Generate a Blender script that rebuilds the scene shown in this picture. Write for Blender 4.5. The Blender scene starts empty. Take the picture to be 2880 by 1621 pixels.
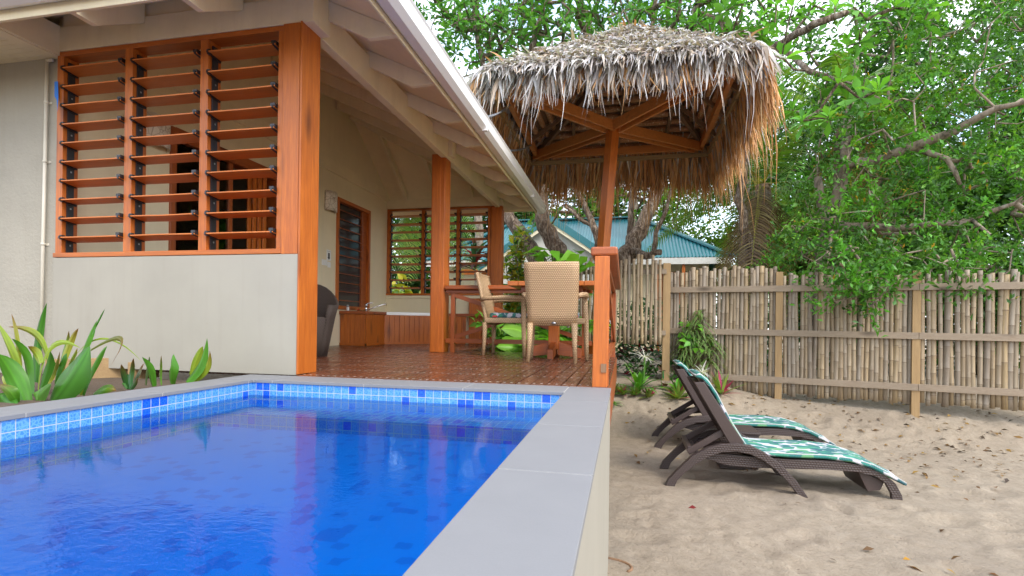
import bpy, math, random
import numpy as np
from mathutils import Vector, noise as mn
random.seed(7); rng = np.random.default_rng(11)
PI = math.pi
S = bpy.context.scene
COL = S.collection
# ------------------------------------------------------------------ camera
F, PX, PY, ROLL = 1473., 1440., 911., math.radians(.75)
YAW = math.atan(315 / F); H = .36
fw = np.array([-math.sin(YAW), math.cos(YAW), 0]); rt = np.array([math.cos(YAW), math.sin(YAW), 0]); up = np.array([0, 0, 1.])
CAM = np.array([0, 0, H])
cd = bpy.data.cameras.new('camera'); co = bpy.data.objects.new('camera', cd); COL.objects.link(co)
cx = rt * math.cos(ROLL) + up * math.sin(ROLL); cy = -rt * math.sin(ROLL) + up * math.cos(ROLL)
from mathutils import Matrix
M = Matrix.Identity(4)
for i in range(3):
    M[i][0] = cx[i]; M[i][1] = cy[i]; M[i][2] = -fw[i]; M[i][3] = CAM[i]
co.matrix_world = M
cd.sensor_width = 36; cd.lens = F / 2880 * 36; cd.shift_y = (PY - 810.5) / 2880
cd.clip_end = 500; cd.clip_start = .02
S.camera = co
# surveying: turn a bearing seen in the photograph into a place in the scene
def ray(x, y):
    u = x - PX; v = y - PY
    return fw + rt * (u * math.cos(ROLL) + v * math.sin(ROLL)) / F - up * (-u * math.sin(ROLL) + v * math.cos(ROLL)) / F
def onz(x, y, z=0):
    d = ray(x, y); return CAM + d * (z - H) / d[2]
def onY(x, y, Y):
    d = ray(x, y); return CAM + d * Y / d[1]
def onX(x, y, X):
    d = ray(x, y); return CAM + d * X / d[0]
def sst(a, b, x):
    t = min(1, max(0, (x - a) / (b - a))); return t * t * (3 - 2 * t)
def ground(x, y):
    k = sst(.9, 2.3, x)
    A = .56 * (1 - k) + .36 * k; s = 6.35 * (1 - k) + 6.5 * k
    if x < -.2: A = .56
    return -1.0 + A * sst(s, s + 1.6, y)
def onG(x, y):
    d = ray(x, y); t = .5
    while t < 40:
        p = CAM + d * t
        if p[2] < ground(p[0], p[1]): return p
        t += .01
    return CAM + d * 9

# ------------------------------------------------------------------ helpers
WL = {}
def tag(o, label=None, cat=None, group=None, kind=None):
    if label: o['label'] = label
    if cat: o['category'] = cat
    if group: o['group'] = group
    if kind: o['kind'] = kind
    return o
def root(name, loc, label, cat, group=None, local=False):
    o = bpy.data.objects.new(name, None); COL.objects.link(o); o.location = loc
    o.empty_display_size = .1
    WL[o.name] = np.zeros(3) if local else np.array(loc, float)
    return tag(o, label, cat, group)
def copy_tree(o, parent=None):
    c = o.copy(); COL.objects.link(c)
    if parent: c.parent = parent
    for ch in list(o.children): copy_tree(ch, c)
    return c
def link(name, me, mats, parent):
    o = bpy.data.objects.new(name, me); COL.objects.link(o)
    for m in (mats if isinstance(mats, (list, tuple)) else [mats]): me.materials.append(m)
    if parent: o.parent = parent; WL[o.name] = WL[parent.name]
    else: WL[o.name] = np.zeros(3)
    return o
def shift(parent):
    return WL[parent.name] if parent else np.zeros(3)
class MB:
    def __init__(s): s.v = []; s.f = []; s.m = []; s.mi = 0; s.sm = []; s.smooth = False
    def add(s, vs, fs):
        b = len(s.v); s.v += [tuple(map(float, q)) for q in vs]
        for f in fs: s.f.append(tuple(b + i for i in f)); s.m.append(s.mi); s.sm.append(s.smooth)
        return s
    def box(s, x0, x1, y0, y1, z0, z1):
        v = [(x, y, z) for z in (z0, z1) for y in (y0, y1) for x in (x0, x1)]
        return s.add(v, [(0, 2, 3, 1), (4, 5, 7, 6), (0, 1, 5, 4), (2, 6, 7, 3), (0, 4, 6, 2), (1, 3, 7, 5)])
    def bar(s, p, q, w, h, upv=(0, 0, 1), w2=None, h2=None):
        p = Vector(p); q = Vector(q); d = (q - p).normalized(); u = Vector(upv)
        if abs(d.dot(u)) > .98: u = Vector((0, 1, 0))
        sd = d.cross(u).normalized(); u = sd.cross(d).normalized(); w2 = w2 or w; h2 = h2 or h
        v = []
        for c, a, b in ((p, w, h), (q, w2, h2)):
            for i, j in ((-1, -1), (1, -1), (1, 1), (-1, 1)): v.append(c + sd * (i * a / 2) + u * (j * b / 2))
        return s.add(v, [(0, 1, 2, 3), (7, 6, 5, 4), (0, 4, 5, 1), (1, 5, 6, 2), (2, 6, 7, 3), (3, 7, 4, 0)])
    def tube(s, pts, rs, n=8, cap=True):
        pts = [Vector(p) for p in pts]
        if not isinstance(rs, (list, tuple)): rs = [rs] * len(pts)
        v = []; pu = None
        for i, p in enumerate(pts):
            d = (pts[min(i + 1, len(pts) - 1)] - pts[max(i - 1, 0)]).normalized()
            if pu is None: pu = Vector((1, 0, 0)) if abs(d.x) < .8 else Vector((0, 1, 0))
            a = (pu - d * pu.dot(d)).normalized(); b = d.cross(a); pu = a
            for k in range(n):
                t = 2 * PI * k / n; v.append(p + (a * math.cos(t) + b * math.sin(t)) * rs[i])
        f = []
        for i in range(len(pts) - 1):
            for k in range(n): f.append((i * n + k, i * n + (k + 1) % n, (i + 1) * n + (k + 1) % n, (i + 1) * n + k))
        if cap: f += [tuple(range(n - 1, -1, -1)), tuple(range((len(pts) - 1) * n, len(pts) * n))]
        sm = s.smooth; s.smooth = True; s.add(v, f); s.smooth = sm; return s
    def prism(s, prof, a0, a1, axis='y'):
        n = len(prof); v = []
        for a in (a0, a1):
            for p, q in prof: v.append((p, a, q) if axis == 'y' else ((a, p, q) if axis == 'x' else (p, q, a)))
        f = [tuple(range(n)), tuple(range(2 * n - 1, n - 1, -1))]
        f += [(i, i + n, (i + 1) % n + n, (i + 1) % n) for i in range(n)]
        return s.add(v, f)
    def strip(s, A, B, a0, a1):
        # band between the profile lines A and B (x,z), extruded along y
        n = len(A); v = []
        for y in (a0, a1):
            v += [(p[0], y, p[1]) for p in A] + [(p[0], y, p[1]) for p in B]
        f = []
        for i in range(n - 1):
            f.append((i, i + 1, n + i + 1, n + i)); f.append((2 * n + i, 3 * n + i, 3 * n + i + 1, 2 * n + i + 1))
            f.append((i, 2 * n + i, 2 * n + i + 1, i + 1)); f.append((n + i, n + i + 1, 3 * n + i + 1, 3 * n + i))
        f.append((0, n, 3 * n, 2 * n)); f.append((n - 1, 3 * n - 1, 4 * n - 1, 2 * n - 1))
        return s.add(v, f)
    def lathe(s, prof, c=(0, 0, 0), n=24, cap=True):
        v = []
        for r, z in prof:
            for k in range(n): v.append((c[0] + r * math.cos(2 * PI * k / n), c[1] + r * math.sin(2 * PI * k / n), c[2] + z))
        f = [(i * n + k, i * n + (k + 1) % n, (i + 1) * n + (k + 1) % n, (i + 1) * n + k) for i in range(len(prof) - 1) for k in range(n)]
        if cap: f += [tuple(range(n - 1, -1, -1)), tuple(range((len(prof) - 1) * n, len(prof) * n))]
        sm = s.smooth; s.smooth = True; s.add(v, f); s.smooth = sm; return s
    def build(s, name, mats, parent=None, bevel=0, fixn=True, sub=0):
        sh = shift(parent)
        me = bpy.data.meshes.new(name)
        me.from_pydata([tuple(np.array(q) - sh) for q in s.v], [], s.f)
        me.polygons.foreach_set('material_index', s.m); me.polygons.foreach_set('use_smooth', s.sm)
        if fixn:
            import bmesh
            b = bmesh.new(); b.from_mesh(me); bmesh.ops.recalc_face_normals(b, faces=b.faces); b.to_mesh(me); b.free()
        uv = me.uv_layers.new(name='UVMap').data
        for p in me.polygons:
            n = p.normal; a = max(range(3), key=lambda i: abs(n[i]))
            for li in p.loop_indices:
                q = np.array(me.vertices[me.loops[li].vertex_index].co) + sh
                uv[li].uv = (q[1], q[2]) if a == 0 else ((q[0], q[2]) if a == 1 else (q[0], q[1]))
        o = link(name, me, mats, parent)
        if sub:
            m = o.modifiers.new('sub', 'SUBSURF'); m.levels = m.render_levels = sub
        if bevel:
            m = o.modifiers.new('bevel', 'BEVEL'); m.width = bevel; m.segments = 2; m.limit_method = 'ANGLE'
        return o
def npmesh(name, V, faces_n, tint, mat, parent=None, smooth=False):
    """V (n,3); faces_n: list of (m,k) index arrays; tint (n,3)"""
    V = V - shift(parent)
    me = bpy.data.meshes.new(name)
    me.vertices.add(len(V)); me.vertices.foreach_set('co', V.astype(np.float32).ravel())
    tot = sum(a.size for a in faces_n); npoly = sum(len(a) for a in faces_n)
    me.loops.add(tot); me.loops.foreach_set('vertex_index', np.concatenate([a.ravel() for a in faces_n]).astype(np.int32))
    me.polygons.add(npoly)
    sz = np.concatenate([np.full(len(a), a.shape[1]) for a in faces_n]); st = np.concatenate([[0], np.cumsum(sz)[:-1]])
    me.polygons.foreach_set('loop_start', st.astype(np.int32))
    if smooth: me.polygons.foreach_set('use_smooth', np.ones(npoly, bool))
    me.update(calc_edges=True)
    if tint is not None:
        ca = me.color_attributes.new('tint', 'FLOAT_COLOR', 'POINT')
        ca.data.foreach_set('color', np.hstack([tint, np.ones((len(tint), 1))]).astype(np.float32).ravel())
    return link(name, me, mat, parent)
def nrm(a): return a / np.maximum(np.linalg.norm(a, axis=-1, keepdims=True), 1e-9)
class Leaves:
    """collects leaves and strips, one tint each"""
    def __init__(s): s.V = []; s.Q = []; s.T = []; s.C = []; s.n = 0
    def leaf(s, P, D, N, L, W, tint, wide=.5, bend=.12):
        n = len(P); D = nrm(D); Sd = nrm(np.cross(D, N)); N = np.cross(Sd, D)
        L = np.broadcast_to(L, (n,))[:, None]; W = np.broadcast_to(W, (n,))[:, None]
        tm = [(0, 0, 0), (-.5, wide, .13), (0, wide, 0), (.5, wide, .13), (0, 1, -bend)]
        V = np.stack([P + Sd * W * a + D * L * b + N * (W * c if i < 4 else L * c) for i, (a, b, c) in enumerate(tm)], 1)
        b = s.n + np.arange(n)[:, None] * 5
        s.T.append(np.concatenate([b + np.array(t) for t in ((0, 2, 1), (2, 4, 1), (0, 3, 2), (3, 4, 2))]))
        s.V.append(V.reshape(-1, 3)); s.C.append(np.repeat(np.broadcast_to(tint, (n, 3)), 5, 0)); s.n += 5 * n
    def ribbon(s, P, D, B, L, W, side, tint, prof=(.6, 1, .9, .6, .06), fold=0., curl=0., tipc=None, nc=3):
        n = len(P); k = len(prof); D = nrm(D); side = nrm(side)
        L = np.broadcast_to(L, (n,))[:, None]; W = np.broadcast_to(W, (n,))[:, None]
        xs_ = np.linspace(-1, 1, nc if fold else 2); cols = len(xs_); vein = rng.normal(1, .10 if nc > 3 else 0, cols)
        if nc > 3: vein[cols // 2] = 1.35
        rows = []; cl = []; ph = rng.uniform(0, 6.28, (n, 1)); tint = np.broadcast_to(tint, (n, 3))
        for i, w in enumerate(prof):
            t = i / (k - 1); c = P + D * L * t + B * t * t; sd = side
            if curl:
                a = ph + curl * t; Nn = nrm(np.cross(D, side)); sd = side * np.cos(a) + Nn * np.sin(a)
                c = c + (side * np.sin(ph * 3 + 5 * t) + Nn * np.cos(ph * 2 + 6 * t)) * L * .06 * t
            Nn = nrm(np.cross(D + 2 * t * B / np.maximum(L, .01), sd))
            tc_ = tint if tipc is None else tint * (1 - t ** 3) + np.array(tipc) * t ** 3
            for x, ve_ in zip(xs_, vein):
                wav = .10 * math.sin(7 * t + 3 * x) if nc > 3 else 0
                rows.append(c + sd * W * w / 2 * x + Nn * W * w * (fold * abs(x) ** 1.4 + wav * abs(x) * .5)); cl.append(tc_ * ve_)
        V = np.stack(rows, 1); C = np.stack(cl, 1)
        b = s.n + np.arange(n)[:, None] * (k * cols)
        q = []
        for i in range(k - 1):
            for j in range(cols - 1): q.append(b + np.array((i * cols + j, i * cols + j + 1, (i + 1) * cols + j + 1, (i + 1) * cols + j)))
        s.Q.append(np.concatenate(q)); s.V.append(V.reshape(-1, 3)); s.C.append(C.reshape(-1, 3).clip(.002, 1)); s.n += n * k * cols
    def build(s, name, mat, parent=None, smooth=False):
        fs = ([np.concatenate(s.T)] if s.T else []) + ([np.concatenate(s.Q)] if s.Q else [])
        return npmesh(name, np.concatenate(s.V), fs, np.concatenate(s.C), mat, parent, smooth)
def rdir(n, zmin=-1., zmax=1.):
    z = rng.uniform(zmin, zmax, n); a = rng.uniform(0, 2 * PI, n); r = np.sqrt(1 - z * z)
    return np.stack([r * np.cos(a), r * np.sin(a), z], 1)
def tints(n, base, var=.25, mix=None, p=.1):
    base = np.array(base); k = rng.normal(1, var, (n, 1)).clip(.45, 1.8)
    c = base * k * rng.normal(1, .08, (n, 3)).clip(.7, 1.3)
    if mix is not None:
        m = rng.random(n) < p; c[m] = np.array(mix) * rng.uniform(.7, 1.3, (m.sum(), 1))
    return c.clip(.003, .95)

# ------------------------------------------------------------------ materials
MAT = {}
class G:
    def __init__(s, name):
        s.m = bpy.data.materials.new(name); s.m.use_nodes = True; s.nt = s.m.node_tree; s.n = s.nt.nodes
        s.b = s.n['Principled BSDF']; s.out = s.n['Material Output']; MAT[name] = s.m
    def N(s, t, **k):
        n = s.n.new(t)
        for a, b in k.items():
            if a in n.inputs: n.inputs[a].default_value = b
            else: setattr(n, a, b)
        return n
    def L(s, a, b): s.nt.links.new(a, b)
    def math(s, op, a, b=None, c=None):
        n = s.n.new('ShaderNodeMath'); n.operation = op
        for i, q in enumerate((a, b, c)):
            if q is None: continue
            if isinstance(q, (int, float)): n.inputs[i].default_value = q
            else: s.L(q, n.inputs[i])
        return n.outputs[0]
    def co(s, scale=(1, 1, 1), kind='Object', loc=(0, 0, 0)):
        t = s.N('ShaderNodeTexCoord'); m = s.N('ShaderNodeMapping'); m.inputs['Scale'].default_value = scale; m.inputs['Location'].default_value = loc
        s.L(t.outputs[kind], m.inputs[0]); return m.outputs[0]
    def noise(s, v, scale, detail=4, rough=.55, dist=0):
        n = s.N('ShaderNodeTexNoise'); n.inputs['Scale'].default_value = scale; n.inputs['Detail'].default_value = detail
        n.inputs['Roughness'].default_value = rough; n.inputs['Distortion'].default_value = dist
        s.L(v, n.inputs['Vector']); return n.outputs['Fac']
    def ramp(s, f, stops):
        r = s.N('ShaderNodeValToRGB'); e = r.color_ramp.elements
        while len(e) < len(stops): e.new(.5)
        for q, (p, c) in zip(e, stops): q.position = p; q.color = (*c, 1) if len(c) == 3 else c
        s.L(f, r.inputs[0]); return r.outputs[0]
    def mix(s, f, a, b, mode='MIX'):
        n = s.N('ShaderNodeMix'); n.data_type = 'RGBA'; n.blend_type = mode
        for i, q in ((0, f), (6, a), (7, b)):
            if isinstance(q, (int, float)): n.inputs[i].default_value = q
            elif isinstance(q, tuple): n.inputs[i].default_value = (*q, 1)
            else: s.L(q, n.inputs[i])
        return n.outputs[2]
    def bump(s, h, strength=.3, dist=.01, nrm_=None):
        b = s.N('ShaderNodeBump'); b.inputs['Strength'].default_value = strength; b.inputs['Distance'].default_value = dist
        s.L(h, b.inputs['Height'])
        if nrm_ is not None: s.L(nrm_, b.inputs['Normal'])
        return b.outputs[0]
    def set(s, color=None, rough=None, normal=None, **k):
        for key, q in (('Base Color', color), ('Roughness', rough), ('Normal', normal)):
            if q is None: continue
            if isinstance(q, (int, float)): s.b.inputs[key].default_value = q
            elif isinstance(q, tuple): s.b.inputs[key].default_value = (*q, 1)
            else: s.L(q, s.b.inputs[key])
        for key, q in k.items(): s.b.inputs[key.replace('_', ' ')].default_value = q
        return s.m
def wood(name, light, dark, axis, rough=.42, knots=True, fine=1.):
    g = G(name); sc = [9 * fine] * 3; sc['xyz'.index(axis)] = .55
    v = g.co(tuple(sc)); a = g.noise(v, 3.2, 6, .6, .9); b = g.noise(v, 14, 3, .6, .2)
    big = g.noise(g.co((1.3, 1.3, 1.3)), 1.7, 3)
    c = g.ramp(a, [(.3, dark), (.5, tuple((x + y) / 2 for x, y in zip(light, dark))), (.68, light)])
    c = g.mix(.4, c, g.ramp(b, [(.3, tuple(x * .8 for x in dark)), (.7, light)]))
    c = g.mix(g.math('MULTIPLY', g.ramp(big, [(.35, (0, 0, 0)), (.75, (1, 1, 1))]), .45), c, tuple(x * .62 for x in light))
    if knots:
        sk = [4.5] * 3; sk['xyz'.index(axis)] = 1.3
        w = g.N('ShaderNodeTexVoronoi'); w.inputs['Scale'].default_value = 1.1; g.L(g.co(tuple(sk)), w.inputs['Vector'])
        kf = g.ramp(w.outputs['Distance'], [(.05, (1, 1, 1)), (.24, (0, 0, 0))])
        c = g.mix(g.math('MULTIPLY', kf, .85), c, tuple(x * .28 for x in dark))
    rr = g.math('ADD', g.math('MULTIPLY', b, .25), rough - .12)
    return g.set(c, rr, g.bump(b, .18, .002))
OL, OD = (.60, .165, .018), (.32, .065, .008)
for ax in 'xyz': wood('cedar_' + ax, OL, OD, ax)
for ax in 'xyz': wood('red_timber_' + ax, (.42, .105, .020), (.24, .05, .012), ax, .38)
for ax in 'xyz': wood('raw_timber_' + ax, (.40, .265, .12), (.29, .175, .075), ax, .7)
for ax in 'xy': wood('grey_timber_' + ax, (.33, .26, .185), (.22, .16, .105), ax, .8)
wood('frame_timber', (.66, .24, .055), (.42, .13, .028), 'x', .5)
wood('slat_timber', (.70, .21, .036), (.50, .125, .02), 'x', .45, False)
wood('old_timber', (.30, .17, .09), (.15, .085, .045), 'z', .8, False)
def paint(name, c, rough=.55, dirt=.12, bumpsc=0, bs=.1, sheen=None):
    g = G(name); n = g.noise(g.co((1, 1, 1)), 2.3, 5, .6); n2 = g.noise(g.co((1, 1, 1)), 60, 2)
    d = g.mix(g.ramp(n, [(.35, (0, 0, 0)), (.75, (1, 1, 1))]), c, tuple(x * (1 - dirt * 1.5) for x in c))
    sp = g.noise(g.co((1, 1, 1)), 7, 6, .75)
    d = g.mix(g.math('MULTIPLY', g.ramp(sp, [(.64, (0, 0, 0)), (.78, (1, 1, 1))]), .35), d, (c[0] * .72, c[1] * .62, c[2] * .5))
    stk = g.noise(g.co((7, 7, .5)), 2.2, 4, .6); d = g.mix(g.math('MULTIPLY', g.ramp(stk, [(.52, (0, 0, 0)), (.72, (1, 1, 1))]), dirt * 1.8), d, (c[0] * .70, c[1] * .66, c[2] * .60))
    h = g.noise(g.co((1, 1, 1)), bumpsc or 45, 5, .6)
    return g.set(d, rough, g.bump(h, bs, .006 if bumpsc else .002))
paint('cream_paint', (.82, .72, .50)); paint('wall_cream', (.78, .68, .47), .6, .06)  # wall_cream is lightened to lift the shaded veranda walls
paint('ceiling_cream', (.85, .72, .48), .65, .08)
paint('sun_dimmed_cream', (.345, .317, .258), .6, .07)  # same paint as wall_cream, darkened to hold down sunlit faces
paint('stucco', (.365, .335, .272), .85, .1, 38, .75); paint('gutter_white', (.86, .855, .84), .3, .05)
paint('pipe_white', (.66, .61, .50), .4); paint('room_grey', (.42, .41, .38), .7)
paint('grey_paint', (.66, .64, .58), .7)
# teal roofing
g = G('teal_roof'); n = g.noise(g.co(), 3, 4); g.set(g.mix(n, (.020, .135, .155), (.032, .175, .195)), .38)
vv = g.N('ShaderNodeTexVoronoi'); vv.inputs['Scale'].default_value = 5; g.L(g.co(), vv.inputs['Vector'])
c = g.mix(g.ramp(vv.outputs['Distance'], [(.04, (1, 1, 1)), (.07, (0, 0, 0))]), g.b.inputs['Base Color'].links[0].from_socket, (.5, .6, .6)); g.L(c, g.b.inputs['Base Color'])
g = G('teal_trim'); g.set((.03, .16, .18), .4)
g = G('black_plastic'); g.set((.018, .018, .022), .35)
g = G('chrome'); g.set((.8, .8, .82), .12, None, Metallic=1.0)
g = G('steel'); g.set((.35, .36, .38), .4, None, Metallic=.9)
g = G('porcelain'); g.set((.86, .86, .84), .12)
g = G('white_plastic'); g.set((.78, .78, .76), .35)
g = G('ink'); g.set((.02, .02, .02), .6)
g = G('red_cloth'); g.set((.55, .03, .03), .6)
g = G('blue_tape'); g.set((.01, .16, .62), .5)
g = G('amber_glass'); g.set((.35, .20, .05), .1)
# dark glazing seen from outside
g = G('glass'); fr = g.N('ShaderNodeFresnel', IOR=1.45); tr = g.N('ShaderNodeBsdfTransparent'); tr.inputs[0].default_value = (.75, .77, .76, 1)
gl = g.N('ShaderNodeBsdfGlossy'); gl.inputs['Roughness'].default_value = .01
mx = g.N('ShaderNodeMixShader'); g.L(g.math('MULTIPLY', fr.outputs[0], 1.3), mx.inputs[0]); g.L(tr.outputs[0], mx.inputs[1]); g.L(gl.outputs[0], mx.inputs[2]); g.L(mx.outputs[0], g.out.inputs[0])
g = G('smoked_glass'); g.set((.030, .028, .030), .12)
g = G('dark_room'); g.set((.06, .055, .05), .8)
# shell lamp
g = G('shell_lamp'); vv = g.N('ShaderNodeTexVoronoi'); vv.feature = 'DISTANCE_TO_EDGE'; vv.inputs['Scale'].default_value = 16; g.L(g.co(), vv.inputs['Vector'])
n = g.noise(g.co(), 20, 5); g.set(g.mix(g.ramp(vv.outputs['Distance'], [(0, (0, 0, 0)), (.06, (1, 1, 1))]), (.35, .28, .2), g.mix(n, (.78, .74, .66), (.62, .55, .45))), .5, g.bump(n, .5, .01))
# deck boards with white plugs
g = G('deck_timber'); v = g.co((9, .5, 9)); a = g.noise(v, 3, 6, .6, .8); big = g.noise(g.co((1, 1, 1)), 1.6, 4)
t = g.N('ShaderNodeTexCoord'); sx = g.N('ShaderNodeSeparateXYZ'); g.L(t.outputs['Object'], sx.inputs[0])
bx = g.math('DIVIDE', sx.outputs[0], .092); brd = g.math('FLOOR', bx); fx = g.math('FRACT', bx)
wn = g.N('ShaderNodeTexWhiteNoise'); wn.noise_dimensions = '1D'; g.L(brd, wn.inputs['W'])
c = g.ramp(a, [(.3, (.115, .036, .016)), (.7, (.175, .056, .024))])
c = g.mix(g.math('MULTIPLY', wn.outputs[0], .75), c, (.085, .028, .014)); c = g.mix(g.math('MULTIPLY', big, .35), c, (.13, .055, .03))
fy = g.math('FRACT', g.math('ADD', g.math('DIVIDE', sx.outputs[1], .42), g.math('MULTIPLY', wn.outputs[0], .05)))
dx = g.math('MULTIPLY', g.math('SUBTRACT', g.math('ABSOLUTE', g.math('SUBTRACT', fx, .5)), .25), .092); dy = g.math('MULTIPLY', g.math('SUBTRACT', fy, .5), .42)
dd = g.math('SQRT', g.math('ADD', g.math('MULTIPLY', dx, dx), g.math('MULTIPLY', dy, dy)))
dot = g.math('LESS_THAN', dd, .0085)
c = g.mix(dot, c, (.80, .72, .64)); rg = g.math('ADD', g.math('MULTIPLY', g.noise(g.co((6, 1, 6)), 4, 4), .14), .20)
g.set(c, rg, g.bump(a, .04, .001))
# pool mosaic
g = G('pool_mosaic'); t = g.N('ShaderNodeUVMap'); sx = g.N('ShaderNodeSeparateXYZ'); g.L(t.outputs[0], sx.inputs[0]); TP = .0475
ux = g.math('DIVIDE', sx.outputs[0], TP); vy = g.math('DIVIDE', g.math('ADD', sx.outputs[1], .0165), TP)
cb = g.N('ShaderNodeCombineXYZ'); g.L(g.math('FLOOR', ux), cb.inputs[0]); g.L(g.math('FLOOR', vy), cb.inputs[1])
wn = g.N('ShaderNodeTexWhiteNoise'); wn.noise_dimensions = '3D'; g.L(cb.outputs[0], wn.inputs['Vector'])
mp = g.N('ShaderNodeMapping'); g.L(t.outputs[0], mp.inputs[0])
off = g.N('ShaderNodeVectorMath'); off.operation = 'ADD'; g.L(mp.outputs[0], off.inputs[0]); sc_ = g.N('ShaderNodeVectorMath'); sc_.operation = 'SCALE'; sc_.inputs['Scale'].default_value = 3.; g.L(wn.outputs['Color'], sc_.inputs[0]); g.L(sc_.outputs[0], off.inputs[1])
vo = g.N('ShaderNodeTexVoronoi'); vo.feature = 'DISTANCE_TO_EDGE'; vo.inputs['Scale'].default_value = 75; g.L(off.outputs[0], vo.inputs['Vector'])
lt = g.mix(g.ramp(vo.outputs['Distance'], [(0, (1, 1, 1)), (.18, (0, 0, 0))]), (.040, .185, .56), (.15, .36, .68))
lt = g.mix(g.math('MULTIPLY', g.noise(off.outputs[0], 22, 3), .4), lt, (.10, .42, .80))
dk = g.mix(g.ramp(vo.outputs['Distance'], [(0, (1, 1, 1)), (.2, (0, 0, 0))]), (.008, .085, .62), (.02, .14, .75))
ci = g.mix(g.math('LESS_THAN', wn.outputs['Value'], .15), lt, dk)
gu = g.math('GREATER_THAN', g.math('ABSOLUTE', g.math('SUBTRACT', g.math('FRACT', ux), .5)), .465); gv = g.math('GREATER_THAN', g.math('ABSOLUTE', g.math('SUBTRACT', g.math('FRACT', vy), .5)), .465)
gr = g.math('MAXIMUM', gu, gv)
g.set(g.mix(gr, ci, (.42, .45, .45)), g.math('ADD', g.math('MULTIPLY', gr, .5), .1), g.bump(gr, -.3, .002))
# deep floor of the pool, larger dark squares
g = G('pool_floor'); t = g.N('ShaderNodeUVMap'); dn = g.N('ShaderNodeTexNoise'); dn.inputs['Scale'].default_value = 34; g.L(t.outputs[0], dn.inputs['Vector']); ma = g.N('ShaderNodeVectorMath'); ma.operation = 'MULTIPLY_ADD'; g.L(dn.outputs['Color'], ma.inputs[0]); ma.inputs[1].default_value = (.034, .034, 0); g.L(t.outputs[0], ma.inputs[2]); sx = g.N('ShaderNodeSeparateXYZ'); g.L(ma.outputs[0], sx.inputs[0]); TP = .040
ux = g.math('DIVIDE', sx.outputs[0], TP); vy = g.math('DIVIDE', sx.outputs[1], TP)
cb = g.N('ShaderNodeCombineXYZ'); g.L(g.math('FLOOR', ux), cb.inputs[0]); g.L(g.math('FLOOR', vy), cb.inputs[1])
wn = g.N('ShaderNodeTexWhiteNoise'); wn.noise_dimensions = '3D'; g.L(cb.outputs[0], wn.inputs['Vector'])
ci = g.mix(g.math('LESS_THAN', wn.outputs['Value'], .13), (.0025, .225, .60), (.002, .155, .49))
g.set(ci, .3)
# water
g = G('water'); v = g.co((1, 1, 1)); n1 = g.noise(v, 9, 3, .55, .4); n2 = g.noise(g.co((1, 1.6, 1)), 34, 3, .6, .3); n3 = g.noise(v, 110, 2)
area = g.ramp(g.noise(v, .9, 2), [(.40, (.22, .22, .22)), (.60, (1, 1, 1))])
h = g.math('ADD', g.math('MULTIPLY', n1, .5), g.math('MULTIPLY', g.math('MULTIPLY', n2, area), .36)); h = g.math('ADD', h, g.math('MULTIPLY', n3, .03))
vo = g.N('ShaderNodeTexVoronoi'); vo.inputs['Scale'].default_value = 3.2; g.L(v, vo.inputs['Vector'])
rg = g.math('MULTIPLY', g.math('SINE', g.math('MULTIPLY', vo.outputs['Distance'], 420)), g.ramp(vo.outputs['Distance'], [(.03, (1, 1, 1)), (.085, (0, 0, 0))]))
h = g.math('ADD', h, g.math('MULTIPLY', rg, .035))
bp = g.bump(g.math('MULTIPLY', h, area), .22, .02)
fr = g.N('ShaderNodeFresnel', IOR=1.36); g.L(bp, fr.inputs['Normal'])
tr = g.N('ShaderNodeBsdfTransparent'); tr.inputs[0].default_value = (.30, .78, 1, 1)
gl = g.N('ShaderNodeBsdfGlossy'); gl.inputs['Roughness'].default_value = .02; g.L(bp, gl.inputs['Normal'])
mx = g.N('ShaderNodeMixShader'); g.L(fr.outputs[0], mx.inputs[0]); g.L(tr.outputs[0], mx.inputs[1]); g.L(gl.outputs[0], mx.inputs[2]); g.L(mx.outputs[0], g.out.inputs[0])
# coping stone
g = G('coping_stone'); n = g.noise(g.co(), 7, 5, .6); n2 = g.noise(g.co(), 260, 2)
t = g.N('ShaderNodeNewGeometry'); c = g.mix(n, (.185, .184, .186), (.225, .223, .224)); c = g.mix(g.math('MULTIPLY', n2, .35), c, (.15, .15, .15))
c = g.mix(g.math('MULTIPLY', t.outputs['Random Per Island'], .25), c, (.21, .21, .215)); g.set(c, .6, g.bump(n2, .25, .001))
paint('grout', (.40, .385, .35), .8); paint('coping_edge', (.50, .46, .36), .8, .3)
# sand
g = G('sand'); v = g.co(); n1 = g.noise(v, 1.1, 5, .6); n2 = g.noise(v, 11, 6, .7); n3 = g.noise(v, 240, 3, .7); n4 = g.noise(v, 42, 5, .75)
c = g.ramp(n2, [(.3, (.27, .215, .148)), (.55, (.34, .278, .20)), (.8, (.40, .335, .25))])
c = g.mix(g.math('MULTIPLY', g.ramp(n1, [(.45, (0, 0, 0)), (.7, (1, 1, 1))]), .4), c, (.27, .215, .155))
c = g.mix(g.ramp(n3, [(.25, (1, 1, 1)), (.42, (0, 0, 0))]), c, (.24, .17, .11)); c = g.mix(g.ramp(n3, [(.66, (0, 0, 0)), (.78, (1, 1, 1))]), c, (.52, .46, .37))
vo = g.N('ShaderNodeTexVoronoi'); vo.inputs['Scale'].default_value = 14; g.L(v, vo.inputs['Vector'])
c = g.mix(g.math('MULTIPLY', g.ramp(vo.outputs['Distance'], [(.06, (1, 1, 1)), (.12, (0, 0, 0))]), .6), c, (.16, .11, .075))
h = g.math('ADD', g.math('MULTIPLY', n2, 1.0), g.math('ADD', g.math('MULTIPLY', n4, .75), g.math('MULTIPLY', n3, .2)))
c = g.mix(g.math('MULTIPLY', g.ramp(n4, [(.3, (1, 1, 1)), (.5, (0, 0, 0))]), .55), c, (.20, .15, .105))
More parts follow.
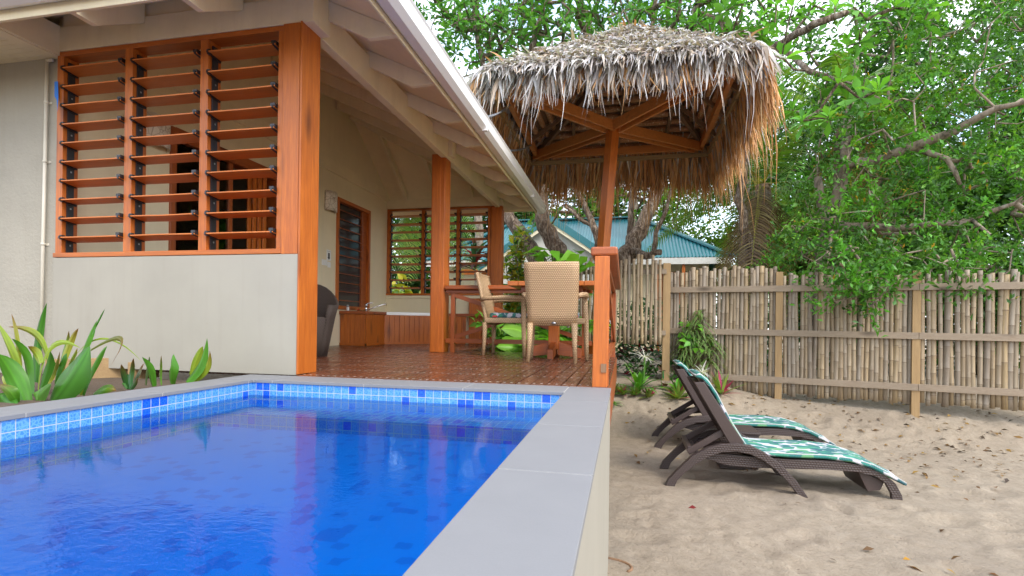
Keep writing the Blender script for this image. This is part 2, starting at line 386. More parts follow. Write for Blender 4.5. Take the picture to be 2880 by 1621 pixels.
wk = g.noise(g.co((1, 1, 1), 'Object', (5, 3, 0)), .55, 3); c = g.mix(g.math('MULTIPLY', g.ramp(wk, [(.5, (0, 0, 0)), (.62, (1, 1, 1))]), g.math('MULTIPLY', n2, .45)), c, (.20, .16, .12))
g.set(c, .95, g.bump(h, .85, .022))
g = G('soil'); n = g.noise(g.co(), 30, 6, .7); g.set(g.mix(n, (.05, .035, .022), (.16, .11, .07)), .95, g.bump(n, .8, .02))
# bamboo: tint per cane, rings
g = G('bamboo'); v = g.co((14, 14, .8)); n = g.noise(v, 3, 5, .6, .4); oi = g.N('ShaderNodeObjectInfo')
c = g.ramp(oi.outputs['Random'], [(0, (.23, .165, .09)), (.25, (.35, .26, .15)), (.5, (.27, .225, .165)), (.72, (.40, .285, .14)), (.88, (.30, .255, .195)), (1, (.17, .135, .095))])
c = g.mix(g.ramp(n, [(.35, (0, 0, 0)), (.7, (.75, .75, .75))]), c, (.17, .125, .085))
c = g.mix(g.math('MULTIPLY', g.ramp(g.noise(g.co((30, 30, 5)), 4, 4), [(.6, (0, 0, 0)), (.75, (1, 1, 1))]), .5), c, (.42, .36, .29)); g.set(c, .5, g.bump(n, .3, .004))
g = G('bamboo_ring'); g.set((.16, .11, .07), .7)
# woven straps: row profile from UV metres
def weave(name, light, dark, pu, pv, rough=.5):
    g = G(name); t = g.N('ShaderNodeUVMap'); s = g.N('ShaderNodeSeparateXYZ'); g.L(t.outputs[0], s.inputs[0])
    v = g.math('DIVIDE', s.outputs[1], pv); row = g.math('FLOOR', v)
    u = g.math('ADD', g.math('DIVIDE', s.outputs[0], pu), g.math('MULTIPLY', row, .5))
    p = g.math('MULTIPLY', g.math('ABSOLUTE', g.math('SINE', g.math('MULTIPLY', u, PI))), g.math('ABSOLUTE', g.math('SINE', g.math('MULTIPLY', v, PI))))
    p = g.math('POWER', p, .6); n = g.noise(g.co(), 35, 3)
    c = g.mix(p, dark, light); c = g.mix(g.math('MULTIPLY', n, .35), c, tuple(x * .7 for x in light))
    return g.set(c, rough, g.bump(p, .8, .004))
weave('straw_rattan', (.66, .45, .25), (.20, .11, .05), .020, .0165); weave('brown_rattan', (.070, .047, .040), (.036, .024, .021), .022, .018, .42)
weave('dark_wicker', (.10, .07, .052), (.015, .011, .009), .030, .014, .75)
g = G('brown_resin'); n = g.noise(g.co((20, 20, 20)), 4, 3); g.set(g.mix(n, (.048, .031, .027), (.068, .046, .040)), .42)
# leaf printed cloth
g = G('leaf_print'); v = g.co(); lay = (.52, .51, .55)
for ang, scl, ox in ((.6, 7.5, 0), (-.9, 8.5, 3.3), (2.2, 8., 7.1), (-.2, 9., 12.4)):
    mpn = g.N('ShaderNodeMapping'); mpn.inputs['Rotation'].default_value = (.5, .3, ang); mpn.inputs['Location'].default_value = (ox, ox * .7, 0); mpn.inputs['Scale'].default_value = (scl, scl * 2.1, scl * 1.3); g.L(v, mpn.inputs[0])
    vo = g.N('ShaderNodeTexVoronoi'); vo.inputs['Scale'].default_value = 1; g.L(mpn.outputs[0], vo.inputs['Vector']); sp = g.N('ShaderNodeSeparateColor'); g.L(vo.outputs['Color'], sp.inputs[0])
    pc = g.ramp(sp.outputs[0], [(0, (.010, .11, .12)), (.25, (.018, .065, .12)), (.42, (.035, .20, .135)), (.6, (.12, .30, .13)), (.75, (.012, .15, .14)), (.9, (.06, .25, .18))]); pc.node.color_ramp.interpolation = 'CONSTANT'
    wv = g.N('ShaderNodeTexWave'); wv.inputs['Scale'].default_value = 3.2; wv.inputs['Distortion'].default_value = 1.5; g.L(mpn.outputs[0], wv.inputs['Vector'])
    pc = g.mix(g.math('MULTIPLY', wv.outputs['Fac'], .4), pc, (.09, .30, .19)); lay = g.mix(g.ramp(vo.outputs['Distance'], [(.43, (1, 1, 1)), (.46, (0, 0, 0))]), lay, pc)
g.set(lay, .85)
g = G('white_piping'); g.set((.50, .51, .50), .8)
# foliage: colour of each leaf from its own tint
def leafmat(name, rough=.42, trans=.30, var=.15):
    g = G(name); g.b.inputs['Specular IOR Level'].default_value = .3; a = g.N('ShaderNodeAttribute'); a.attribute_name = 'tint'; n = g.noise(g.co(), 18, 3)
    c = g.mix(g.math('MULTIPLY', n, var * 2), a.outputs['Color'], (.02, .02, .008)) if var else a.outputs['Color']
    g.set(c, rough)
    if trans:
        t = g.N('ShaderNodeBsdfTranslucent'); g.L(g.mix(1, a.outputs['Color'], (1.5, 1.5, .6), 'MULTIPLY'), t.inputs[0])
        m = g.N('ShaderNodeMixShader'); m.inputs[0].default_value = trans
        g.L(g.b.outputs[0], m.inputs[1]); g.L(t.outputs[0], m.inputs[2]); g.L(m.outputs[0], g.out.inputs[0])
    return g.m
leafmat('leaf'); leafmat('glossy_leaf', .38, .28); leafmat('thatch_straw', .75, .12, .1)
def bark(name, a, b, sc=(9, 9, 2.2), st=.9):
    g = G(name); n = g.noise(g.co(sc), 2.6, 6, .7, .8); n2 = g.noise(g.co(), 9, 4)
    c = g.ramp(n, [(.36, tuple(x * .3 for x in b)), (.5, b), (.66, a)]); c = g.mix(g.math('MULTIPLY', g.ramp(n2, [(.55, (0, 0, 0)), (.7, (1, 1, 1))]), .4), c, (.46, .42, .36))
    return g.set(c, .9, g.bump(n, st, .05))
bark('rough_bark', (.42, .34, .26), (.15, .10, .065)); bark('smooth_bark', (.34, .27, .21), (.22, .17, .12), (3, 3, 1), .3); bark('palm_bark', (.34, .25, .16), (.20, .13, .08), (2, 2, 14), .5)

MT = MAT
# ------------------------------------------------------------------ world and sun
SUN = Vector((.58, -.52, .80)).normalized()
el = math.asin(SUN.z)
w = bpy.data.worlds.new('World'); S.world = w; w.use_nodes = True; nt = w.node_tree; bg = nt.nodes['Background']
sk = nt.nodes.new('ShaderNodeTexSky'); sk.sky_type = 'NISHITA'; sk.sun_disc = False; sk.sun_elevation = el; sk.sun_rotation = math.atan2(SUN.x, SUN.y); sk.air_density = 1.2; sk.dust_density = 1.5
tc = nt.nodes.new('ShaderNodeTexCoord'); mp = nt.nodes.new('ShaderNodeMapping'); mp.inputs['Scale'].default_value = (1, 1, 2.4); nt.links.new(tc.outputs['Generated'], mp.inputs[0])
no = nt.nodes.new('ShaderNodeTexNoise'); no.inputs['Scale'].default_value = 2.6; no.inputs['Detail'].default_value = 7; no.inputs['Roughness'].default_value = .6; nt.links.new(mp.outputs[0], no.inputs['Vector'])
rp = nt.nodes.new('ShaderNodeValToRGB'); rp.color_ramp.elements[0].position = .36; rp.color_ramp.elements[1].position = .60; nt.links.new(no.outputs['Fac'], rp.inputs[0])
mxn = nt.nodes.new('ShaderNodeMix'); mxn.data_type = 'RGBA'; nt.links.new(rp.outputs[0], mxn.inputs[0]); nt.links.new(sk.outputs[0], mxn.inputs[6]); mxn.inputs[7].default_value = (4.9, 5.05, 5.5, 1)
nt.links.new(mxn.outputs[2], bg.inputs[0]); bg.inputs[1].default_value = .15
sl = bpy.data.lights.new('sun', 'SUN'); sl.energy = .6; sl.angle = math.radians(16); sl.color = (1, .95, .87)
so = bpy.data.objects.new('sun', sl); COL.objects.link(so); so.rotation_euler = SUN.to_track_quat('Z', 'Y').to_euler(); so.location = SUN * 30
S.view_settings.view_transform = 'Standard'; S.view_settings.look = 'None'; S.view_settings.exposure = 1.85; S.view_settings.gamma = 1
S.cycles.max_bounces = 10; S.cycles.diffuse_bounces = 5; S.cycles.transparent_max_bounces = 12; S.cycles.glossy_bounces = 4
S.cycles.use_denoising = True; S.cycles.caustics_reflective = False

# ------------------------------------------------------------------ ground
def axis_pts(lo, f0, f1, hi, st, coarse=8):
    a = list(np.arange(f0, f1 + 1e-6, st)); l = []; x = f0; d = st
    while x > lo: d *= 1.5; x -= d; l.append(max(x, lo))
    r = []; x = f1; d = st
    while x < hi: d *= 1.5; x += d; r.append(min(x, hi))
    return l[::-1] + a + r
xs = axis_pts(-250, -.1, 5.4, 250, .04); ys = axis_pts(-250, 2.3, 9.0, 250, .04)
gv = []
holes = [(random.uniform(.1, 5.3), random.uniform(2.4, 7.6), random.uniform(.05, .13), random.uniform(.006, .020), random.uniform(0, PI)) for _ in range(260)]
for y in ys:
    for x in xs:
        z = ground(x, y)
        if -.2 < x < 5.5 and 2 < y < 9.1:
            z += .018 * mn.noise((x * 1.2, y * 1.2, 0)) + .009 * mn.noise((x * 4, y * 4, 3)) + .005 * mn.noise((x * 13, y * 13, 7))
        else: z += .08 * mn.noise((x * .3, y * .3, 2)) - .03
        gv.append([x, y, z])
gv = np.array(gv)
for hx, hy, hr, hd, ha in holes:
    dx = gv[:, 0] - hx; dy = gv[:, 1] - hy; u = (dx * math.cos(ha) + dy * math.sin(ha)) / 1.7; vv_ = -dx * math.sin(ha) + dy * math.cos(ha); r2 = (u * u + vv_ * vv_) / hr ** 2
    k = r2 < 6
    gv[k, 2] += hd * (-1.2 * np.exp(-r2[k] * 2.2) + .75 * np.exp(-(np.sqrt(r2[k]) - 1.15) ** 2 * 9))
nx = len(xs); ii = np.arange(len(ys) - 1)[:, None] * nx + np.arange(nx - 1)[None]
ii = ii.ravel(); gq = np.stack([ii, ii + 1, ii + nx + 1, ii + nx], 1)
tag(npmesh('ground', gv, [gq], None, MT['sand'], None, True), 'pale coral sand yard with footprints between pool and fence', kind='structure')

# ------------------------------------------------------------------ pool
pool = root('swimming_pool', (-1.25, .8, 0), 'raised plunge pool lined with blue mosaic under grey stone coping', 'pool')
XI0, XI1, XO0, XO1, YI, YO = -2.20, -.305, -2.43, -.068, 2.785, 3.055
YN = -1.5
b = MB()
b.box(XO0 + .01, XO1 - .012, YI + .008, YO - .01, -1.15, -.018)
b.box(XO0 + .01, XI0 - .008, YN, YI + .008, -1.15, -.018); b.box(XI1 + .008, XO1 - .012, YN, YI + .008, -1.15, -.018)
b.box(XO0 + .01, XO1 - .012, YN - .25, YN, -1.15, -.018)
b.build('mosaic_wall', MT['pool_mosaic'], pool)
b = MB(); b.box(XI0 - .008, XI1 + .008, YN, YI - .30, -1.15, -.225); b.build('basin_floor', MT['pool_floor'], pool)
b = MB(); b.box(XI0 - .008, XI1 + .008, YI - .30, YI + .008, -1.15, -.148); b.build('ledge', MT['pool_mosaic'], pool)
b = MB(); b.box(XO1 - .012, XO1 - .003, YN - .25, YO - .012, -1.25, -.018); b.box(XO0 + .005, XO1 - .003, YN - .26, YN - .25, -1.25, -.018); b.box(XO0 + .003, XO0 + .01, YN - .25, YO - .012, -1.25, -.018); b.build('outer_wall', MT['sun_dimmed_cream'], pool)
c = MB()
def stones(x0, x1, y0, y1, along, first):
    p = 'y' == along; lo, hi = (y0, y1) if p else (x0, x1); cuts = [lo]; q = first
    while q < hi - .02:
        if q > lo + .02: cuts.append(q)
        q += .6
    cuts.append(hi)
    for a, d in zip(cuts, cuts[1:]):
        if p: c.box(x0, x1, a + .003, d - .003, -.018, random.uniform(-.0006, .0006))
        else: c.box(a + .003, d - .003, y0, y1, -.018, random.uniform(-.0006, .0006))
stones(XI1, XO1, YN - .24, YO, 'y', .669 - 2.4); stones(XO0, XI0, YN - .24, YO, 'y', .95 - 2.4)
stones(XI0 + .004, XI1 - .004, YI, YO, 'x', -1.47 - .6); stones(XI0 + .004, XI1 - .004, YN - .24, YN + .02, 'x', -1.47 - .6)
c.build('coping', MT['coping_stone'], pool, bevel=.002)
b = MB(); b.box(XI1 + .003, XO1 - .004, YN - .23, YO - .004, -.0175, -.0022); b.box(XO0 + .004, XI0 - .003, YN - .23, YO - .004, -.0175, -.0022); b.box(XI0 - .002, XI1 + .002, YI + .003, YO - .004, -.0175, -.0024); b.build('grout', MT['grout'], pool)
wb = MB(); wb.add([(XI0 - .006, YN, -.092), (XI1 + .006, YN, -.092), (XI1 + .006, YI + .006, -.092), (XI0 - .006, YI + .006, -.092)], [(0, 1, 2, 3)])
tag(wb.build('water', MT['water']), 'clear blue rippled water in the plunge pool', kind='structure')

# ------------------------------------------------------------------ deck
d = MB()
x = -4.22
for k in range(45):
    x0 = -4.22 + k * .092; x1 = x0 + .0850; y0 = YO + .012 if x0 > -2.17 else 3.26
    if x1 > -.085: break
    y1 = 8.78 if x1 < -2.1 else 6.5
    d.box(x0, x1, y0, y1, -.032, random.uniform(-.001, .001))
dk = d.build('deck', MT['deck_timber'], None, bevel=.002)
tag(dk, 'dark red brown timber deck with pale screw plugs', kind='structure')
b = MB(); b.box(-2.16, -.1, YO + .005, YO + .011, -.04, -.004); b.box(-.10, -.08, YO + .011, 6.5, -.30, -.034); b.box(-2.1, -.1, 6.48, 6.5, -.34, -.034)
tag(b.build('deck_edge', MT['red_timber_x']), 'red brown edge board round the timber deck', kind='structure')

# ------------------------------------------------------------------ villa
villa = root('villa', (-3.2, 6, 0), 'cream villa with orange timber posts and louvred veranda beside the pool', 'villa')
Y1, YF, XL = 3.15, 8.80, -4.22
CX, CY, CZ = MT['cedar_x'], MT['cedar_y'], MT['cedar_z']
def louvre(x0, x1, z0, z1, Y, dep, mull, side, nsl, zs0, zs1, detail):
    fr = MB(); tb = .035; st = .06
    fr.box(x0, x1, Y, Y + dep, z1 - tb, z1); fr.box(x0 - .008, x1 + .002, Y - .012, Y + dep, z0, z0 + .034)
    fr.mi = 1
    bays = []; edges = [x0, *[q for m in mull for q in m], x1]
    fr.box(x0, x0 + st, Y - .001, Y + dep, z0 + .034, z1 - tb); fr.box(x1 - .042, x1, Y - .001, Y + dep, z0 + .034, z1 - tb)
    for m0, m1 in mull: fr.box(m0, m1, Y - .003, Y + dep + .002, z0 + .034, z1 - tb)
    xs_ = [x0 + st] + [m[1] for m in mull]; xe = [m[0] for m in mull] + [x1 - .042]
    o = fr.build('louvre_window', [CX, CZ], villa, bevel=.003)
    for a, e in zip(xs_, xe):
        r = MB(); r.box(a + .002, a + .014, Y + .028, Y + .075, z0 + .034, z1 - tb - .035); r.box(e - .014, e - .002, Y + .028, Y + .075, z0 + .034, z1 - tb - .035)
        for i in range(nsl):
            z = zs0 + (zs1 - zs0) * i / (nsl - 1)
            for xx, s in ((a + .006, 1), (e - .006, -1)):
                r.bar((xx + s * .012, Y - .035, z + .002), (xx + s * .012, Y + .090, z - .020), .012, .020)
                r.box(xx, xx + s * .022, Y - .022, Y + .002, z - .014, z + .020) if s > 0 else r.box(xx + s * .034, xx, Y - .026, Y + .018, z - .004, z + .026)
        r.mi = 1
        for i in range(0, nsl, 2): r.add([(a + .0145, Y + .046, z0 + .09 + i * .14), (a + .0145, Y + .058, z0 + .09 + i * .14), (a + .0145, Y + .058, z0 + .102 + i * .14), (a + .0145, Y + .046, z0 + .102 + i * .14)], [(0, 1, 2, 3)])
        r.build('clip_rail', [MT['black_plastic'], MT['steel']], o)
        for i in range(nsl):
            z = zs0 + (zs1 - zs0) * i / (nsl - 1); s = MB(); t = random.uniform(-.006, .006); sag = random.uniform(-.004, .002)
            xm = (a + e) / 2; A = [(Y - .03, z + .006), (Y - .03, z - .006)]
            v = []
            for xx, dz in ((a + .006, 0), (xm, sag), (e - .006, 0)):
                v += [(xx, Y - .03, z + .0045 + dz), (xx, Y - .03, z - .0045 + dz), (xx, Y + .092, z - .0185 + dz + t), (xx, Y + .092, z - .0085 + dz + t)]
            f = [(0, 1, 2, 3), (11, 10, 9, 8)]
            for q in (0, 4): f += [(q + j, q + 4 + j, q + 4 + (j + 1) % 4, q + (j + 1) % 4) for j in range(4)]
            s.add(v, f); s.build('slat', MT['slat_timber'], o, bevel=.0015)
    return o
LW = louvre(-4.215, -2.282, .815, 2.368, Y1, .115, [(-3.59, -3.522), (-2.945, -2.880)], 1, 10, .962, 2.232, True)
b = MB(); b.add([(-4.2225, Y1 - .0145, 2.14), (-4.190, Y1 - .0145, 2.14), (-4.184, Y1 - .0145, 2.02), (-4.190, Y1 - .0145, 1.91), (-4.20, Y1 - .0145, 2.0), (-4.221, Y1 - .0145, 2.03)], [(0, 1, 2, 3, 4, 5)]); b.build('tape', MT['blue_tape'], LW)
FW = louvre(XL + .002, -2.29, .846, 2.40, YF, .10, [(-3.555, -3.50), (-2.90, -2.845)], 1, 10, .985, 2.27, False)
# lower wall panels, stucco
b = MB(); b.box(XL + .006, -2.150, Y1 - .012, Y1 + .10, -.005, .811); b.build('wall_panel', MT['sun_dimmed_cream'], villa, bevel=.002)
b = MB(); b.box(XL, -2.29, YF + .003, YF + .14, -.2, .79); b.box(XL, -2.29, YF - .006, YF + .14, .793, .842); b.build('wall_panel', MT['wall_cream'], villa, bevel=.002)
b = MB(); b.box(-9, XL - .005, Y1 + .03, Y1 + .2, -.4, 2.36); b.build('stucco_wall', MT['stucco'], villa, bevel=.004)
b = MB(); b.box(XL - .006, XL + .004, Y1 - .006, Y1 + .03, -.1, .81); b.build('corner_trim', MT['stucco'], villa)
# inner wall with door and window openings
b = MB(); xw0, xw1 = XL - .12, XL
DY0, DY1, DZ = 4.16, 5.74, 2.19
WY0, WY1, WZ0, WZ1 = 7.09, 8.13, .545, 2.225
b.box(xw0, xw1, Y1 + .102, DY0, -.03, 3.9); b.box(xw0, xw1, DY0, DY1, DZ, 4.4); b.box(xw0, xw1, DY1, WY0, -.03, 4.2)
b.box(xw0, xw1, WY0, WY1, -.03, WZ0); b.box(xw0, xw1, WY0, WY1, WZ1, 3.9); b.box(xw0, xw1, WY1, YF + .14, -.03, 3.4)
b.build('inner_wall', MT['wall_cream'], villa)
b = MB(); b.box(XL, XL + .022, DY1 + .1, YF, 2.545, 2.73); b.box(XL, XL + .02, Y1 + .12, DY1 + .1, 2.545, 2.73); b.build('wall_plate', MT['cream_paint'], villa, bevel=.004)
# sliding door
dr = MB(); dr.box(xw0 - .01, XL + .02, DY0, DY0 + .05, 0, DZ); dr.mi = 1; dr.box(xw0 - .01, XL + .022, DY0 + .05, DY1, DZ - .11, DZ + .005); dr.mi = 0
dr.box(xw0 - .01, XL + .02, DY1 - .05, DY1, 0, DZ - .11)
door = dr.build('sliding_door', [MT['red_timber_z'], MT['red_timber_y']], villa, bevel=.003)
b = MB(); b.box(XL - .05, XL - .015, DY0 + .05, DY0 + .10, .0, DZ - .11); b.box(XL - .05, XL - .015, DY0 + .78, DY0 + .84, .0, DZ - .11); b.box(XL - .05, XL - .015, DY0 + .10, DY0 + .78, .0, .12); b.build('door_leaf', MT['red_timber_z'], door, bevel=.003)
b = MB()
for k in range(4): b.box(XL - .10 + k * .022, XL - .082 + k * .022, DY1 - .42 + k * .06, DY1 - .36 + k * .06, 0, DZ - .11)
b.build('folded_leaf', CZ, door, bevel=.003)
b = MB(); b.box(XL - .036, XL - .030, DY0 + .10, DY0 + .78, .12, DZ - .115); b.build('pane', MT['glass'], door)
# room behind the door
b = MB(); b.box(-8.2, -8.1, Y1 + .2, 7.4, 0, 3.6); b.box(-8.1, xw0 - .01, 7.3, 7.4, 0, 3.6); b.box(-8.1, xw0 - .01, Y1 + .2, 7.3, -.02, -.001); b.build('room_wall', MT['room_grey'], villa)
b = MB()
for k in range(6): b.bar((-8.1, 3.6 + k * .7, 3.0), (-4.4, 3.6 + k * .7, 2.6), .05, .14)
b.build('room_rafter', MT['room_grey'], villa)
b = MB(); b.box(-8.1, -8.08, 5.35, 6.0, .5, 1.9); b.build('room_window', [MT['red_timber_z']], villa)
# dark louvred window on the inner wall
b = MB(); t = .055
b.box(XL - .1, XL + .028, WY0, WY0 + t, WZ0, WZ1); b.box(XL - .1, XL + .028, WY1 - t, WY1, WZ0, WZ1); b.mi = 1
b.box(XL - .1, XL + .027, WY0 + t, WY1 - t, WZ1 - t, WZ1); b.box(XL - .1, XL + .030, WY0 + t, WY1 - t, WZ0, WZ0 + t)
wn_ = b.build('window', [CZ, CY], villa, bevel=.003)
b = MB(); b.box(XL - .055, XL - .05, WY0 + t, WY1 - t, WZ0 + t, WZ1 - t); b.build('pane', MT['smoked_glass'], wn_)
b = MB()
for k in range(11): b.bar((XL - .035, WY0 + t, WZ0 + .14 + k * .138), (XL - .035, WY1 - t - .10, WZ0 + .14 + k * .138), .022, .010)
b.box(XL - .048, XL - .02, WY1 - t - .16, WY1 - t, WZ0 + t, WZ1 - t)
b.build('slats', MT['red_timber_y'], wn_)
# posts
def post(x0, x1, y0, y1, z0, z1, grooves=True):
    p = MB(); p.box(x0, x1, y0, y1, z0, z1)
    o = p.build('post', CZ, villa, bevel=.006)
    if grooves:
        q = MB(); q.box(x0 + .014, x1 - .05, y0 - .008, y0 - .001, z0 + .004, z1 - .004); q.box(x1 + .001, x1 + .007, y0 + .012, y1 - .03, z0 + .004, z1 - .003)
        q.build('facing_board', CZ, o, bevel=.003)
    return o
p1 = post(-2.300, -2.142, Y1 + .004, 3.36, 0, 2.368, False)
b = MB(); b.box(-2.278, -2.152, Y1 - .014, Y1 + .003, .811, 2.368); b.build('facing_board', CZ, p1, bevel=.003)
b = MB(); b.box(-2.148, -2.134, Y1 - .016, 3.352, 0, 2.375); b.build('facing_board', CZ, p1, bevel=.003)
post(-2.322, -2.150, 6.05, 6.26, 0, 2.42); post(-2.284, -2.09, YF, YF + .2, -.5, 2.40)
# beams
b = MB(); b.box(-4.195, -2.06, Y1 - .005, Y1 + .06, 2.37, 2.552); b.build('beam', MT['cream_paint'], villa, bevel=.004)
b = MB(); b.box(-4.19, -2.2, Y1 + .02, Y1 + .05, 2.556, 2.72); b.build('eave_blocking', MT['ceiling_cream'], villa)
b = MB(); b.box(-2.205, -2.130, Y1 + .06, YF + .25, 2.372, 2.605); b.build('beam', MT['cream_paint'], villa, bevel=.004)
b = MB(); b.box(-2.128, -2.06, Y1 + .06, Y1 + .20, 2.37, 2.62); b.build('beam_block', MT['cream_paint'], villa, bevel=.004)
b = MB(); b.box(-2.129, -2.075, 6.10, 6.22, 2.405, 2.60); b.build('beam_block', MT['cream_paint'], villa, bevel=.004)
b = MB(); b.box(-2.129, -2.075, 8.84, 8.96, 2.40, 2.60); b.build('beam_block', MT['cream_paint'], villa, bevel=.004)
b = MB(); b.box(XL + .001, -2.206, YF - .01, YF + .07, 2.405, 2.56); b.box(-2.129, -1.56, YF + .10, YF + .14, 2.34, 2.60); b.build('beam', MT['cream_paint'], villa, bevel=.004)
# roof planes: right slope, front slope, far slope
SR, SF, S2 = .48, .72, .55
zR = lambda x: 2.66 - SR * (x + 2.15)
zF = lambda y: 2.66 - SF * (y - 8.80)
z2 = lambda y: 2.645 + S2 * (y - 3.15)
XE, YE2, YEF = -1.54, 2.56, 9.12
zr = z2(YE2) ; yr = (2.66 + SF * 8.8 - 2.645 + S2 * 3.15) / (SF + S2); ztop = z2(yr); xr = -2.15 - (ztop - 2.66) / SR
def slab(pts, t=.05):
    b_ = MB(); n = len(pts)
    b_.add([p for p in pts] + [(p[0], p[1], p[2] + t) for p in pts], [])
    b_.f += [tuple(range(n))]; b_.m += [0]; b_.sm += [False]
    b_.f += [tuple(range(n, 2 * n))]; b_.m += [1]; b_.sm += [False]
    for i in range(n): b_.f.append((i, (i + 1) % n, (i + 1) % n + n, i + n)); b_.m.append(0); b_.sm.append(False)
    return b_
hx2 = lambda z: -2.15 - (z - 2.66) / SR
zc1 = zR(XE)
yc2 = 3.15 + (zc1 - 2.645) / S2; ycf = 8.8 - (zc1 - 2.66) / SF
slab([(XE, yc2, zc1), (XE, ycf, zc1), (xr, yr, ztop)]).build('roof_slope', [MT['ceiling_cream'], MT['teal_roof']], villa)
slab([(XE, yc2, zc1), (xr, yr, ztop), (-12, yr, ztop), (-12, yc2, zc1)]).build('roof_slope', [MT['ceiling_cream'], MT['teal_roof']], villa)
slab([(XE, ycf, zc1), (-12, ycf, zc1), (-12, yr, ztop), (xr, yr, ztop)]).build('roof_slope', [MT['ceiling_cream'], MT['teal_roof']], villa)
# rafters
RD = .135
def rafter_x(Y, xe):
    prof = [(XE - .02, zR(XE - .02) - .002), (XE - .02, 2.325), (-1.76, 2.32), (-2.15, zR(-2.15) - RD), (xe, zR(xe) - RD), (xe, zR(xe) - .002)]
    MB().prism(prof, Y - .022, Y + .022, 'y').build('rafter', MT['cream_paint'], villa, bevel=.003)
for Y in (3.35, 4.09, 4.89, 5.60, 6.31, 7.04, 7.82, 8.63):
    zz = min(zF(Y), z2(Y), ztop - .1); rafter_x(Y, max(-4.2, hx2(zz) + .03))
for X in (-3.44, -2.62):
    prof = [(YE2 + .03, z2(YE2 + .03) - .002), (YE2 + .03, 2.29), (2.80, 2.29), (Y1 - .006, 2.50), (Y1 - .006, z2(Y1 - .006) - .002)]
    MB().prism(prof, X - .022, X + .022, 'x').build('rafter', MT['cream_paint'], villa, bevel=.003)
for X in (-3.85, -3.25, -2.62):
    ye = 8.8 - (zR(X) - 2.66) / SF + .03
    prof = [(YF - .01, zF(YF) - .002), (YF - .01, zF(YF) - .12), (max(ye, 7.5), zF(max(ye, 7.5)) - .12), (max(ye, 7.5), zF(max(ye, 7.5)) - .002)]
    MB().prism(prof, X - .03, X + .03, 'x').build('rafter', MT['cream_paint'], villa, bevel=.003)
b = MB(); b.bar((-2.2, 8.78, 2.60), (XL + .02, 8.8 - (zR(XL + .02) - 2.66) / SF, zR(XL + .02) - .07), .045, .13); b.build('hip_rafter', MT['cream_paint'], villa)
# fascia and gutter, side and front
b = MB(); b.box(XE - .018, XE, YE2 - .02, YF + .42, 2.318, 2.455); b.build('fascia', MT['cream_paint'], villa, bevel=.003)
gp = [(XE + .004, 2.470), (XE + .004, 2.362), (XE + .03, 2.338), (XE + .095, 2.338), (XE + .138, 2.372), (XE + .142, 2.462), (XE + .154, 2.478), (XE + .142, 2.494), (XE + .124, 2.486), (XE + .120, 2.392), (XE + .088, 2.353), (XE + .03, 2.353), (XE + .015, 2.37), (XE + .015, 2.470)]
gt = MB(); gt.prism(gp, YE2 - .1, YF + .50, 'y'); gt.prism(gp[:9] , YF + .501, YF + .506, 'y')
for Y in (5.2, 8.05): gt.box(XE + .02, XE + .1445, Y - .02, Y + .02, 2.335, 2.46)
gt.build('gutter', MT['gutter_white'], villa, bevel=.002)
b = MB(); b.box(-12, XE - .03, YE2, YE2 + .022, 2.235, 2.36); b.build('fascia', MT['cream_paint'], villa, bevel=.003)
b = MB(); b.prism([(YE2 - .004, 2.40), (YE2 - .004, 2.30), (YE2 - .05, 2.28), (YE2 - .11, 2.30), (YE2 - .12, 2.41)], -12, XE + .01, 'x'); b.build('gutter', MT['gutter_white'], villa, bevel=.004)
# boxed eave over the stucco wall
b = MB(); b.box(-4.215, -4.192, YE2 + .024, Y1 - .002, 2.34, 2.56); b.build('bargeboard', MT['cream_paint'], villa)
b = MB()
for k in range(12):
    b.box(-9, -4.217, YE2 + .024 + k * .0545, YE2 + .024 + k * .0545 + .0515, 2.347, 2.362)
b.box(-4.32, -4.217, YE2 + .024, Y1 + .028, 2.335, 2.3465)
b.build('eave_lining', MT['cream_paint'], villa, bevel=.001)
# conduit with saddles
b = MB(); xp = -4.325; b.tube([(xp - .03, Y1 + .008, -.2), (xp, Y1 + .008, 2.33)], .012, 10); b.tube([(xp, Y1 + .008, 2.318), (xp + .055, Y1 + .008, 2.318)], .013, 10)
for z in (2.0, 1.55, .92):
    xx = xp - .03 * (2.33 - z) / 2.5; b.box(xx - .03, xx + .03, Y1 + .024, Y1 + .0295, z - .009, z + .009); b.tube([(xx, Y1 + .008, z - .009), (xx, Y1 + .008, z + .009)], .0155, 10)
b.build('conduit', MT['pipe_white'], villa)
# bath end cladding beside the far post
b = MB()
for k in range(6): b.box(-2.64 + k * .058, -2.585 + k * .058, YF - .055, YF - .03, 0, .79)
b.build('timber_cladding', CZ, villa, bevel=.002)

# wall lamps, switch, sign
def lamp(y, z, label):
    r = root('wall_lamp', (XL, y, z), label, 'lamp', 'shell wall lamps')
    m = MB(); n = 14; v = []
    for zz in (-.14, -.05, .05, .14):
        for k in range(n + 1): a = -PI / 2 + PI * k / n; v.append((XL + .004 + .10 * math.cos(a), y + .13 * math.sin(a), z + zz + .006 * math.sin(k * 2.1)))
    f = [(i * (n + 1) + k, i * (n + 1) + k + 1, (i + 1) * (n + 1) + k + 1, (i + 1) * (n + 1) + k) for i in range(3) for k in range(n)]
    m.smooth = True; m.add(v, f); o = m.build('lamp_shade', MT['shell_lamp'], r)
    so_ = o.modifiers.new('t', 'SOLIDIFY'); so_.thickness = .006
    q = MB(); q.box(XL + .001, XL + .02, y - .05, y + .05, z - .06, z + .06); q.lathe([(.02, 0), (.028, .03), (.02, .06)], (XL + .045, y, z - .03), 10); q.build('bulb_holder', MT['white_plastic'], r)
lamp(6.90, 2.10, 'pale shell half round wall lamp beside the dark window'); lamp(4.00, 2.07, 'pale shell half round wall lamp seen through the front louvres')
